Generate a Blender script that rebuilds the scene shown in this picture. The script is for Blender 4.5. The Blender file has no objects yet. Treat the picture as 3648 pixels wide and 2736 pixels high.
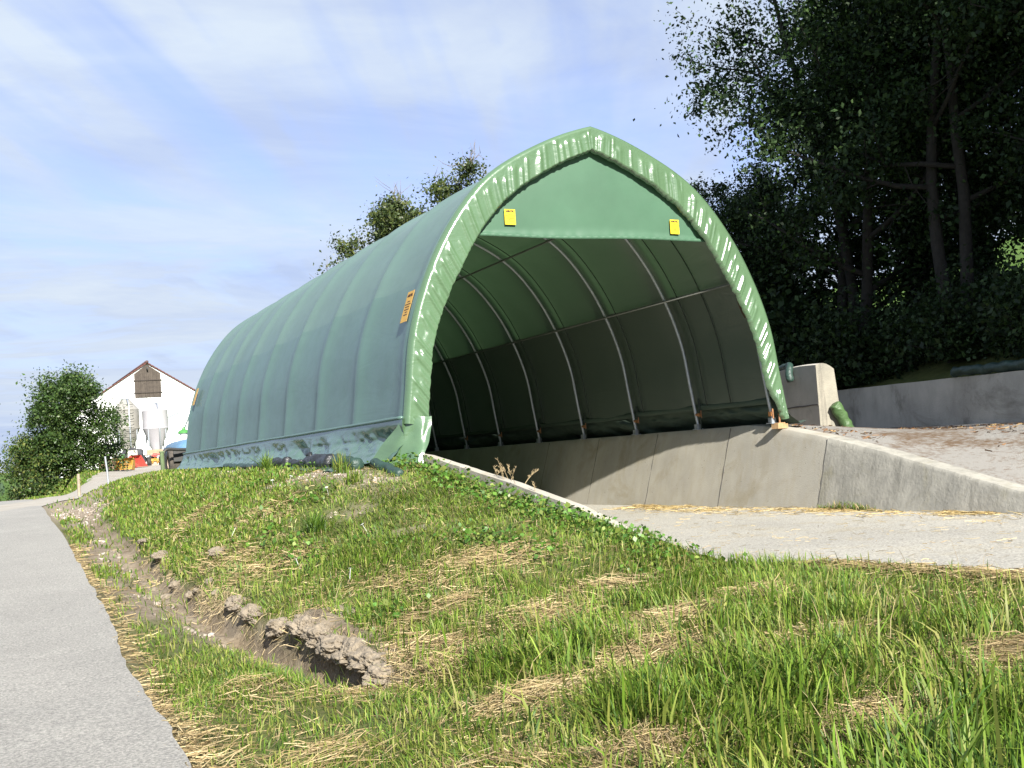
import bpy, bmesh, math, random
import numpy as np
from mathutils import Matrix, Vector

# ------------------------------------------------------------------ scene, camera, light
sc = bpy.context.scene
COL = sc.collection
rng = np.random.default_rng(7)
random.seed(7)
R = math.radians


def cam_axes(yaw, pitch, roll):
    cy, sy, cp, sp = math.cos(yaw), math.sin(yaw), math.cos(pitch), math.sin(pitch)
    w = np.array([sy * cp, cy * cp, sp])
    r = np.array([cy, -sy, 0.0])
    u = np.cross(r, w)
    cr, sr = math.cos(roll), math.sin(roll)
    return cr * r - sr * u, sr * r + cr * u, w


EYE = np.array([0.0, 0.0, 1.65])
_r, _u, _w = cam_axes(R(26.8186), R(3.383), R(4.3073))
cd = bpy.data.cameras.new('camera')
cd.sensor_width = 36.0
cd.lens = 1096.5 / 1024 * 36
cd.clip_start = 0.05
cd.clip_end = 6000
cam = bpy.data.objects.new('camera', cd)
COL.objects.link(cam)
cam.matrix_world = Matrix(((_r[0], _u[0], -_w[0], EYE[0]), (_r[1], _u[1], -_w[1], EYE[1]),
                           (_r[2], _u[2], -_w[2], EYE[2]), (0, 0, 0, 1)))
sc.camera = cam

SUN = Vector((-0.11, -1.0, 0.61)).normalized()      # towards the sun
EL = math.asin(SUN.z)
AZ = math.atan2(SUN.x, SUN.y)
sd = bpy.data.lights.new('sun', 'SUN')
sd.energy = 5.0
sd.angle = R(0.5)
sd.color = (1.0, 0.955, 0.88)
sun = bpy.data.objects.new('sun', sd)
COL.objects.link(sun)
sun.rotation_euler = SUN.to_track_quat('Z', 'Y').to_euler()
sun.location = (-10, -60, 50)

world = bpy.data.worlds.new('World')
sc.world = world
world.use_nodes = True
wt = world.node_tree
wt.nodes.clear()


class NT:
    """tiny helper round a node tree"""

    def __init__(self, t):
        self.t = t

    def n(self, kind, **kw):
        nd = self.t.nodes.new(kind)
        for k, v in kw.items():
            setattr(nd, k, v)
        return nd

    def l(self, a, b):
        self.t.links.new(a, b)

    def val(self, sock, v):
        if hasattr(v, 'is_linked') or isinstance(v, bpy.types.NodeSocket):
            self.l(v, sock)
        else:
            sock.default_value = v

    def math(self, op, a, b=0.0, clamp=False):
        nd = self.n('ShaderNodeMath', operation=op, use_clamp=clamp)
        self.val(nd.inputs[0], a)
        self.val(nd.inputs[1], b)
        return nd.outputs[0]

    def noise(self, vec, scale, detail=4.0, rough=0.55, dist=0.0):
        nd = self.n('ShaderNodeTexNoise')
        if vec is not None:
            self.l(vec, nd.inputs['Vector'])
        nd.inputs['Scale'].default_value = scale
        nd.inputs['Detail'].default_value = detail
        nd.inputs['Roughness'].default_value = rough
        nd.inputs['Distortion'].default_value = dist
        return nd.outputs['Fac']

    def ramp(self, fac, lo, hi, a=(0, 0, 0, 1), b=(1, 1, 1, 1)):
        nd = self.n('ShaderNodeValToRGB')
        self.l(fac, nd.inputs[0])
        e = nd.color_ramp.elements
        e[0].position, e[1].position = lo, hi
        e[0].color, e[1].color = a, b
        return nd.outputs[0]

    def mix(self, fac, a, b, blend='MIX'):
        nd = self.n('ShaderNodeMix', data_type='RGBA', blend_type=blend)
        self.val(nd.inputs[0], fac)
        self.val(nd.inputs[6], a)
        self.val(nd.inputs[7], b)
        return nd.outputs[2]

    def mapping(self, vec, scale=(1, 1, 1), rot=(0, 0, 0), loc=(0, 0, 0)):
        nd = self.n('ShaderNodeMapping')
        self.l(vec, nd.inputs[0])
        nd.inputs['Location'].default_value = loc
        nd.inputs['Rotation'].default_value = rot
        nd.inputs['Scale'].default_value = scale
        return nd.outputs[0]


def c4(c):
    return (c[0], c[1], c[2], 1.0)


W = NT(wt)
sky = W.n('ShaderNodeTexSky')
sky.sky_type = 'NISHITA'
sky.sun_disc = False
sky.sun_elevation = EL
sky.sun_rotation = AZ
sky.altitude = 500
sky.air_density = 1.0
sky.dust_density = 0.6
sky.ozone_density = 1.3
SKY_STRENGTH = 0.074
skyc = W.mix(1.0, sky.outputs[0], (SKY_STRENGTH * 1.02, SKY_STRENGTH * 0.95, SKY_STRENGTH * 1.18, 1), 'MULTIPLY')
tc = W.n('ShaderNodeTexCoord').outputs['Generated']
sep = W.n('ShaderNodeSeparateXYZ')
W.l(tc, sep.inputs[0])
den = W.math('ADD', W.math('MAXIMUM', sep.outputs[2], 0.0), 0.10)
comb = W.n('ShaderNodeCombineXYZ')
W.l(W.math('DIVIDE', sep.outputs[0], den), comb.inputs[0])
W.l(W.math('DIVIDE', sep.outputs[1], den), comb.inputs[1])
plane = comb.outputs[0]                                  # cloud layer, seen in perspective
thin = W.noise(W.mapping(plane, (0.42, 0.42, 1), loc=(3.1, 1.7, 0)), 1.0, 6, 0.6, 0.6)
radial = W.mapping(plane, (1, 1, 1), rot=(0, 0, R(31)))
streak = W.noise(W.mapping(radial, (2.6, 0.22, 1), loc=(0.55, 0.2, 0)), 1.7, 4, 0.55, 0.3)
puff = W.noise(W.mapping(plane, (0.40, 0.85, 1), rot=(0, 0, R(-20)), loc=(2.35, 4.1, 0)), 1.5, 8, 0.62, 0.45)
low = W.ramp(sep.outputs[2], 0.16, 0.36, (1, 1, 1, 1), (0, 0, 0, 1))
cover = W.math('ADD', W.math('MULTIPLY', thin, 0.62), W.math('MULTIPLY', streak, 0.38))
cover = W.ramp(cover, 0.395, 0.535)
puffs = W.math('MULTIPLY', W.ramp(puff, 0.40, 0.54), low)
cov = W.math('MAXIMUM', W.math('MULTIPLY', cover, 0.90), puffs)
cov = W.math('ADD', W.math('MULTIPLY', cov, 0.88), 0.06, True)
shade = W.noise(W.mapping(plane, (0.7, 1.1, 1), rot=(0, 0, R(-20))), 1.6, 6, 0.6, 0.4)
ccol = W.mix(W.ramp(shade, 0.34, 0.66), (0.205, 0.243, 0.330, 1), (0.305, 0.340, 0.365, 1))
skyfin = W.mix(cov, skyc, ccol)
veil = W.math('MULTIPLY', W.ramp(sep.outputs[2], 0.0, 0.34, (1, 1, 1, 1), (0, 0, 0, 1)), 0.92)   # grey blue air over the horizon
skyfin = W.mix(veil, skyfin, W.mix(W.ramp(puff, 0.40, 0.60), (0.170, 0.212, 0.312, 1), (0.262, 0.296, 0.345, 1)))
bg = W.n('ShaderNodeBackground')
W.l(skyfin, bg.inputs[0])
bg.inputs[1].default_value = 1.0
wo = W.n('ShaderNodeOutputWorld')
W.l(bg.outputs[0], wo.inputs[0])

sc.view_settings.view_transform = 'Standard'
sc.view_settings.look = 'None'
sc.view_settings.exposure = 1.4
sc.view_settings.gamma = 1.0
sc.cycles.max_bounces = 8
sc.cycles.transparent_max_bounces = 8
sc.cycles.use_denoising = True

# ------------------------------------------------------------------ object helpers


def link(o, parent=None):
    COL.objects.link(o)
    if parent is not None:
        o.parent = parent
    return o


def tag(o, label=None, cat=None, group=None, kind=None):
    if label:
        o['label'] = label
    if cat:
        o['category'] = cat
    if group:
        o['group'] = group
    if kind:
        o['kind'] = kind
    return o


def thing(name, label, cat, loc=(0, 0, 0), rz=0.0, group=None):
    o = bpy.data.objects.new(name, None)
    o.empty_display_size = 0.2
    o.location = loc
    o.rotation_euler = (0, 0, rz)
    COL.objects.link(o)
    return tag(o, label, cat, group)


def dup(root, loc, rz=0.0, scale=None, label=None, group=None):
    r = root.copy()
    COL.objects.link(r)
    r.location = loc
    r.rotation_euler = (0, 0, rz)
    if scale:
        r.scale = (scale, scale, scale)
    if label:
        r['label'] = label
    if group:
        r['group'] = group
    for ch in list(root.children):
        c = ch.copy()
        COL.objects.link(c)
        c.parent = r
        for g in list(ch.children):
            d = g.copy()
            COL.objects.link(d)
            d.parent = c
    return r


class MB:
    """collects shapes; build() links them as one mesh object"""

    def __init__(self):
        self.v, self.f, self.c, self.n = [], [], [], 0

    def add(self, verts, faces, col=None):
        verts = np.asarray(verts, float).reshape(-1, 3)
        self.v.append(verts)
        for fc in faces:
            self.f.append(tuple(int(i) + self.n for i in fc))
        if col is not None:
            self.c.append(np.tile(np.array(c4(col)), (len(verts), 1)) if np.ndim(col) == 1 else col)
        self.n += len(verts)
        return self

    def box(self, c, s, rot=None, taper=1.0):
        x, y, z = s[0] / 2, s[1] / 2, s[2] / 2
        v = np.array([[-x, -y, -z], [x, -y, -z], [x, y, -z], [-x, y, -z],
                      [-x * taper, -y * taper, z], [x * taper, -y * taper, z], [x * taper, y * taper, z], [-x * taper, y * taper, z]])
        if rot is not None:
            v = v @ np.array(rot).T
        return self.add(v + np.array(c), [(0, 3, 2, 1), (4, 5, 6, 7), (0, 1, 5, 4), (1, 2, 6, 5), (2, 3, 7, 6), (3, 0, 4, 7)])

    def tube(self, pts, rad, sides=8, cap=True, squash=None):
        pts = np.asarray(pts, float)
        n = len(pts)
        rad = np.broadcast_to(np.asarray(rad, float), (n,))
        t = np.gradient(pts, axis=0)
        t /= np.linalg.norm(t, axis=1)[:, None] + 1e-12
        ref = np.array([0, 0, 1.0]) if abs(t[0][2]) < 0.9 else np.array([1.0, 0, 0])
        a = np.cross(t[0], ref)
        a /= np.linalg.norm(a)
        V = []
        ang = np.linspace(0, 2 * np.pi, sides, endpoint=False)
        for i in range(n):
            a = a - t[i] * (a @ t[i])
            a /= np.linalg.norm(a) + 1e-12
            b = np.cross(t[i], a)
            ring = pts[i] + rad[i] * (np.cos(ang)[:, None] * a + np.sin(ang)[:, None] * b)
            V.append(ring)
        F = []
        for i in range(n - 1):
            for k in range(sides):
                k2 = (k + 1) % sides
                F.append((i * sides + k, i * sides + k2, (i + 1) * sides + k2, (i + 1) * sides + k))
        if cap:
            F.append(tuple(range(sides - 1, -1, -1)))
            F.append(tuple((n - 1) * sides + k for k in range(sides)))
        return self.add(np.concatenate(V), F)

    def lathe(self, prof, c=(0, 0, 0), sides=24, axis='z', closed=True):
        ang = np.linspace(0, 2 * np.pi, sides, endpoint=False)
        V, F = [], []
        for r_, z in prof:
            ring = np.stack([r_ * np.cos(ang), r_ * np.sin(ang), np.full(sides, z)], 1)
            if axis == 'y':
                ring = ring[:, [0, 2, 1]] * np.array([1, 1, 1])
            elif axis == 'x':
                ring = ring[:, [2, 0, 1]]
            V.append(ring)
        for i in range(len(prof) - 1):
            for k in range(sides):
                k2 = (k + 1) % sides
                F.append((i * sides + k, i * sides + k2, (i + 1) * sides + k2, (i + 1) * sides + k))
        if closed:
            F.append(tuple(range(sides - 1, -1, -1)))
            F.append(tuple((len(prof) - 1) * sides + k for k in range(sides)))
        return self.add(np.concatenate(V) + np.array(c), F)

    def build(self, name, m, parent=None, smooth=False, angle=None, loc=None):
        V = np.concatenate(self.v) if self.v else np.zeros((0, 3))
        me = bpy.data.meshes.new(name)
        me.from_pydata(V.tolist(), [], self.f)
        if m:
            me.materials.append(m)
        if smooth:
            me.polygons.foreach_set('use_smooth', [True] * len(me.polygons))
            if angle:
                me.set_sharp_from_angle(angle=R(angle))
        me.update()
        o = bpy.data.objects.new(name, me)
        if loc is not None:
            o.location = loc
        return link(o, parent)


def fast_mesh(name, V, quads, m, parent=None, col=None, smooth=False, attr='tint', tris=None):
    """mesh from numpy arrays (N,3), (M,4) and optionally (K,3)"""
    me = bpy.data.meshes.new(name)
    nq = 0 if quads is None else len(quads)
    nt_ = 0 if tris is None else len(tris)
    me.vertices.add(len(V))
    me.vertices.foreach_set('co', np.ascontiguousarray(V, np.float32).ravel())
    loops = []
    if nq:
        loops.append(np.asarray(quads, np.int32).ravel())
    if nt_:
        loops.append(np.asarray(tris, np.int32).ravel())
    loops = np.concatenate(loops)
    me.loops.add(len(loops))
    me.loops.foreach_set('vertex_index', loops)
    me.polygons.add(nq + nt_)
    st = np.concatenate([np.arange(nq) * 4, nq * 4 + np.arange(nt_) * 3]).astype(np.int32)
    me.polygons.foreach_set('loop_start', st)
    if smooth:
        me.polygons.foreach_set('use_smooth', np.ones(nq + nt_, bool))
    me.update(calc_edges=True)
    me.validate()
    if col is not None:
        a = me.attributes.new(attr, 'FLOAT_COLOR', 'POINT')
        cc = np.ones((len(V), 4), np.float32)
        cc[:, :col.shape[1]] = col
        a.data.foreach_set('color', cc.ravel())
    if m:
        me.materials.append(m)
    o = bpy.data.objects.new(name, me)
    return link(o, parent)


def grid_mesh(name, P, m, parent=None, smooth=True, col=None, attr='tint', close_u=False):
    """P: (nu, nv, 3) array of points"""
    nu, nv = P.shape[:2]
    idx = np.arange(nu * nv).reshape(nu, nv)
    q = np.stack([idx[:-1, :-1], idx[1:, :-1], idx[1:, 1:], idx[:-1, 1:]], -1).reshape(-1, 4)
    return fast_mesh(name, P.reshape(-1, 3), q, m, parent, None if col is None else col.reshape(nu * nv, -1), smooth, attr)


# ------------------------------------------------------------------ materials


def mat(name, base, rough=0.7, var=None, scale=6.0, bump=0.0, bscale=60.0, spec=0.5, metal=0.0, streak=None, fleck=None,
        transl=None, attr=None, coat=0.0, detail=5.0, attr_mul=1.0, stain=None, grain=None):
    """procedural Principled material. var: second colour mixed in by noise; streak: (colour, amount) vertical runs;
    fleck: (colour, scale, size) small specks; transl: (colour, amount) light let through"""
    m = bpy.data.materials.new(name)
    m.use_nodes = True
    t = NT(m.node_tree)
    t.t.nodes.clear()
    p = t.n('ShaderNodeBsdfPrincipled')
    co = t.n('ShaderNodeTexCoord').outputs['Object']
    if attr:
        a = t.n('ShaderNodeAttribute', attribute_name=attr)
        col = a.outputs['Color']
    else:
        col = None
    c1 = c4(base)
    if var is not None:
        fac = t.ramp(t.noise(co, scale, detail, 0.6), 0.32, 0.68)
        cc = t.mix(fac, c1, c4(var))
        col = cc if col is None else t.mix(1.0, col, cc, 'MULTIPLY')
    elif col is None:
        rgb = t.n('ShaderNodeRGB')
        rgb.outputs[0].default_value = c1
        col = rgb.outputs[0]
    if streak is not None:
        s = t.noise(t.mapping(co, streak[2] if len(streak) > 2 else (3.0, 3.0, 0.22)), 2.2, 5, 0.65)
        col = t.mix(t.math('MULTIPLY', t.ramp(s, 0.48, 0.72), streak[1]), col, c4(streak[0]))
    if stain is not None:
        s = t.noise(co, stain[2], 6, 0.7, 0.6)
        col = t.mix(t.math('MULTIPLY', t.ramp(s, 0.52, 0.66), stain[1]), col, c4(stain[0]))
    if grain is not None:                        # coarse chippings of different tone
        g = t.noise(co, grain[0], 3, 0.7)
        col = t.mix(grain[1], col, t.mix(t.ramp(g, 0.36, 0.64), (0.10, 0.10, 0.095, 1), (0.85, 0.83, 0.78, 1)), 'OVERLAY')
    if fleck is not None:
        vo = t.n('ShaderNodeTexVoronoi')
        t.l(co, vo.inputs['Vector'])
        vo.inputs['Scale'].default_value = fleck[1]
        col = t.mix(t.ramp(vo.outputs['Distance'], fleck[2] * 0.7, fleck[2], (1, 1, 1, 1), (0, 0, 0, 1)), col, c4(fleck[0]))
    t.l(col, p.inputs['Base Color'])
    p.inputs['Roughness'].default_value = rough
    p.inputs['Metallic'].default_value = metal
    p.inputs['Specular IOR Level'].default_value = spec
    p.inputs['Coat Weight'].default_value = coat
    if bump:
        b = t.n('ShaderNodeBump')
        b.inputs['Strength'].default_value = bump
        b.inputs['Distance'].default_value = 0.02
        t.l(t.noise(co, bscale, 5, 0.6), b.inputs['Height'])
        t.l(b.outputs[0], p.inputs['Normal'])
    out = t.n('ShaderNodeOutputMaterial')
    sh = p.outputs[0]
    if transl is not None:
        tr = t.n('ShaderNodeBsdfTranslucent')
        if attr:
            t.l(t.mix(1.0, col, c4(transl[0]), 'MULTIPLY'), tr.inputs[0])
        else:
            tr.inputs[0].default_value = c4(transl[0])
        mx = t.n('ShaderNodeMixShader')
        mx.inputs[0].default_value = transl[1]
        t.l(sh, mx.inputs[1])
        t.l(tr.outputs[0], mx.inputs[2])
        sh = mx.outputs[0]
    t.l(sh, out.inputs[0])
    return m


def tarp_mat(name, base, rough, transl, wr, wscale, spec=0.5, fine=0.12, var=0.85, inner=None):
    m = bpy.data.materials.new(name)
    m.use_nodes = True
    t = NT(m.node_tree)
    t.t.nodes.clear()
    co = t.n('ShaderNodeTexCoord').outputs['Object']
    p = t.n('ShaderNodeBsdfPrincipled')
    f = t.ramp(t.noise(co, 1.1, 5, 0.6), 0.35, 0.7)
    col = t.mix(f, c4(base), c4([b * var for b in base]))
    if inner is not None:                       # back face coloured apart, with the interior shade put into it
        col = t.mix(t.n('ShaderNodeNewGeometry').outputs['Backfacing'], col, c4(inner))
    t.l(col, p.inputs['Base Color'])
    t.l(t.math('ADD', t.math('MULTIPLY', t.noise(co, 3.0, 4, 0.6), 0.16), rough - 0.08), p.inputs['Roughness'])
    p.inputs['Specular IOR Level'].default_value = spec
    # creases: stretched noise, ridged
    n1 = t.noise(t.mapping(co, (1.0, 0.35, 1.6), rot=(R(25), 0, 0)), wscale, 3, 0.55, 0.8)
    ridge = t.math('ABSOLUTE', t.math('SUBTRACT', n1, 0.5))
    n2 = t.noise(co, wscale * 6, 4, 0.6)
    h = t.math('ADD', ridge, t.math('MULTIPLY', n2, 0.12))
    b = t.n('ShaderNodeBump')
    b.inputs['Strength'].default_value = wr
    b.inputs['Distance'].default_value = 0.05
    t.l(h, b.inputs['Height'])
    b2 = t.n('ShaderNodeBump')
    b2.inputs['Strength'].default_value = fine
    b2.inputs['Distance'].default_value = 0.004
    t.l(t.noise(co, 140, 2, 0.5), b2.inputs['Height'])
    t.l(b.outputs[0], b2.inputs['Normal'])
    t.l(b2.outputs[0], p.inputs['Normal'])
    tr = t.n('ShaderNodeBsdfTranslucent')
    tr.inputs[0].default_value = c4(transl[0])
    mx = t.n('ShaderNodeMixShader')
    mx.inputs[0].default_value = transl[1]
    t.l(p.outputs[0], mx.inputs[1])
    t.l(tr.outputs[0], mx.inputs[2])
    o = t.n('ShaderNodeOutputMaterial')
    t.l(mx.outputs[0], o.inputs[0])
    return m


M = {}
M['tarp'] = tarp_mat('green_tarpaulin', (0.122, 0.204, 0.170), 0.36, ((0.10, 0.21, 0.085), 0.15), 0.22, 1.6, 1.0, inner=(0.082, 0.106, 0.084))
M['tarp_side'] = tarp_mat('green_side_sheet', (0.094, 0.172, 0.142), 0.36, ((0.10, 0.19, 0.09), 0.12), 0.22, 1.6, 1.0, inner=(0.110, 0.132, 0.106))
M['flap'] = tarp_mat('green_gable_sheet', (0.058, 0.130, 0.078), 0.5, ((0.10, 0.26, 0.10), 0.10), 0.05, 0.9, 0.45)
M['hem'] = tarp_mat('glossy_green_sheet', (0.084, 0.150, 0.078), 0.26, ((0.10, 0.26, 0.09), 0.05), 0.22, 3.2, 1.0, 0.03)
M['skirt'] = tarp_mat('slack_green_sheet', (0.075, 0.138, 0.108), 0.20, ((0.1, 0.22, 0.1), 0.04), 0.35, 2.0, 1.0, 0.05)
M['roll'] = tarp_mat('dark_green_rolled_sheet', (0.022, 0.050, 0.038), 0.5, ((0.1, 0.2, 0.1), 0.02), 0.6, 6.0, 0.5)
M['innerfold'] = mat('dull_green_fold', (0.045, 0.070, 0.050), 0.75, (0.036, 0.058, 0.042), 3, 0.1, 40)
M['roll_light'] = tarp_mat('olive_green_rolled_sheet', (0.060, 0.115, 0.040), 0.5, ((0.1, 0.2, 0.1), 0.02), 0.6, 6.0, 0.4)
M['roll_black'] = tarp_mat('black_rolled_sheet', (0.018, 0.020, 0.022), 0.4, ((0.1, 0.1, 0.1), 0.01), 0.6, 6.0, 0.5)
M['galv'] = mat('galvanised_pipe', (0.46, 0.49, 0.52), 0.42, (0.36, 0.39, 0.42), 9, 0.1, 40, metal=0.55)
M['dullpipe'] = mat('dull_grey_pipe', (0.16, 0.165, 0.15), 0.6, (0.12, 0.125, 0.11), 9, 0.1, 40, metal=0.3)
M['rope'] = mat('dark_rope', (0.02, 0.03, 0.022), 0.8, bump=0.3, bscale=200, var=(0.03, 0.04, 0.03))
M['orange'] = mat('orange_steel', (0.30, 0.13, 0.04), 0.5, (0.16, 0.075, 0.03), 30, 0.15, 60)
M['timber'] = mat('raw_timber', (0.40, 0.26, 0.13), 0.8, (0.28, 0.17, 0.08), 12, 0.3, 80)
M['yellow'] = mat('yellow_plastic', (0.55, 0.42, 0.012), 0.5, (0.52, 0.39, 0.012), 4)
M['amber'] = mat('faded_amber_plastic', (0.52, 0.30, 0.045), 0.5, (0.46, 0.26, 0.04), 4)
M['umber'] = mat('plate_show_through', (0.060, 0.035, 0.018), 0.7, (0.05, 0.03, 0.015), 4)  # outside plate showing dark through the sheet, put into a colour
M['ink'] = mat('dark_red_ink', (0.035, 0.008, 0.008), 0.8, (0.03, 0.008, 0.008), 20)
M['concrete'] = mat('weathered_concrete', (0.385, 0.362, 0.300), 0.9, (0.31, 0.292, 0.245), 1.3, 0.35, 45, streak=((0.30, 0.265, 0.185), 0.45),
                    stain=((0.25, 0.215, 0.14), 0.60, 0.8), fleck=((0.12, 0.11, 0.09), 7, 0.07))
M['concrete_rough'] = mat('pitted_grey_concrete', (0.345, 0.33, 0.28), 0.95, (0.24, 0.232, 0.20), 2.0, 0.45, 14,
                          streak=((0.15, 0.145, 0.12), 0.65), stain=((0.19, 0.175, 0.105), 0.5, 1.4), fleck=((0.07, 0.065, 0.055), 16, 0.10))
M['concrete_dark'] = mat('mossy_grey_concrete', (0.50, 0.475, 0.41), 0.95, (0.34, 0.325, 0.28), 0.8, 0.5, 30,
                         streak=((0.16, 0.15, 0.125), 0.30, (0.9, 0.9, 0.25)), stain=((0.12, 0.115, 0.085), 0.65, 0.55))
M['render'] = mat('white_render', (0.86, 0.86, 0.84), 0.85, (0.82, 0.82, 0.80), 1.2, 0.1, 60)
M['siloskin'] = mat('white_silo_skin', (0.36, 0.35, 0.365), 0.5, (0.33, 0.32, 0.335), 1.5)
M['siloskin_old'] = mat('weathered_silo_skin', (0.26, 0.25, 0.225), 0.6, (0.21, 0.205, 0.18), 2.5, streak=((0.19, 0.18, 0.15), 0.5))
M['tile'] = mat('red_roof_tile', (0.12, 0.036, 0.028), 0.85, (0.085, 0.03, 0.025), 6, 0.5, 20)
M['oldwood'] = mat('weathered_boards', (0.070, 0.056, 0.044), 0.9, (0.045, 0.036, 0.029), 5, 0.5, 40, streak=((0.12, 0.10, 0.08), 0.5))
M['log'] = mat('split_firewood', (0.23, 0.15, 0.085), 0.9, (0.09, 0.055, 0.035), 9, 0.5, 40)
M['greyplank'] = mat('grey_plank', (0.30, 0.27, 0.23), 0.9, (0.20, 0.18, 0.15), 5, 0.3, 40)
M['darkheap'] = mat('dark_heap_sheet', (0.05, 0.052, 0.056), 0.8, (0.03, 0.03, 0.033), 4, 0.5, 20)
M['yellowpaint'] = mat('worn_yellow_paint', (0.42, 0.235, 0.035), 0.5, (0.36, 0.19, 0.03), 4, 0.1, 40, stain=((0.24, 0.16, 0.09), 0.7, 2.0))
M['redpaint'] = mat('worn_red_paint', (0.42, 0.062, 0.045), 0.5, (0.36, 0.05, 0.04), 4, 0.1, 40, stain=((0.34, 0.12, 0.08), 0.5, 2.0))
M['rust'] = mat('worn_steel', (0.32, 0.245, 0.18), 0.6, (0.22, 0.17, 0.13), 6, 0.2, 40, metal=0.2)
M['rubber'] = mat('black_rubber', (0.018, 0.017, 0.016), 0.75, (0.03, 0.028, 0.025), 8, 0.3, 60)
M['dirtyrubber'] = mat('muddy_rubber', (0.085, 0.072, 0.055), 0.9, (0.035, 0.032, 0.028), 8, 0.5, 40)
M['bluetank'] = mat('faded_blue_paint', (0.085, 0.19, 0.31), 0.5, (0.11, 0.20, 0.29), 2, streak=((0.24, 0.30, 0.34), 0.5))
M['greenpaint'] = mat('green_paint', (0.06, 0.22, 0.05), 0.5, (0.05, 0.18, 0.045), 5)
M['mossgreen'] = mat('mossy_green_steel', (0.11, 0.16, 0.07), 0.7, (0.08, 0.11, 0.05), 6)
M['darksteel'] = mat('dark_steel', (0.035, 0.04, 0.04), 0.6, (0.05, 0.045, 0.04), 7, metal=0.3)
M['whitepl'] = mat('white_plastic', (0.75, 0.75, 0.73), 0.5, (0.68, 0.68, 0.66), 5)
M['post'] = mat('grey_weathered_post', (0.33, 0.27, 0.20), 0.9, (0.22, 0.18, 0.13), 9, 0.4, 60)
M['bark'] = mat('bark', (0.034, 0.030, 0.024), 0.95, (0.018, 0.016, 0.013), 7, 0.8, 20)
M['twig'] = mat('grey_dead_twig', (0.19, 0.16, 0.12), 0.9, (0.13, 0.11, 0.085), 10)
M['leaf'] = mat('leaf', (1, 1, 1), 0.42, attr='tint', transl=((1.0, 1.25, 0.5), 0.22), spec=0.35)
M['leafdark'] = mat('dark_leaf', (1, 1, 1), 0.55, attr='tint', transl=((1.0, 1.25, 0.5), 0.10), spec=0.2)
M['grass'] = mat('grass_blade', (1, 1, 1), 0.5, attr='tint', transl=((1.0, 1.15, 0.6), 0.30), spec=0.25)
M['straw'] = mat('dry_straw', (1, 1, 1), 0.7, attr='tint', transl=((1.0, 0.95, 0.8), 0.12), spec=0.2)
M['stone'] = mat('pale_gravel', (1, 1, 1), 0.85, attr='tint', spec=0.2)
M['soilclod'] = mat('dried_mud', (0.24, 0.20, 0.145), 0.95, (0.14, 0.115, 0.08), 7, 0.9, 24)
M['petal'] = mat('white_petal', (0.82, 0.82, 0.80), 0.6, (0.8, 0.8, 0.78), 9, transl=((0.8, 0.8, 0.8), 0.2))

# asphalt / concrete ground sheets
M['asphalt'] = mat('pale_worn_asphalt', (0.295, 0.288, 0.265), 0.92, (0.245, 0.24, 0.222), 0.55, 0.7, 110,
                   fleck=((0.16, 0.155, 0.15), 40, 0.16), stain=((0.335, 0.325, 0.295), 0.35, 1.5), grain=(48, 0.5))
M['gravelroad'] = mat('pale_gravel_drive', (0.33, 0.305, 0.26), 0.95, (0.27, 0.25, 0.21), 0.7, 0.5, 60, fleck=((0.40, 0.37, 0.31), 22, 0.2),
                      stain=((0.22, 0.17, 0.10), 0.4, 0.5))
M['pad'] = mat('pale_concrete_pad', (0.375, 0.362, 0.318), 0.92, (0.31, 0.30, 0.268), 0.5, 0.6, 90, fleck=((0.27, 0.26, 0.24), 45, 0.13),
               stain=((0.30, 0.27, 0.20), 0.55, 0.9), grain=(40, 0.5))


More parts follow.
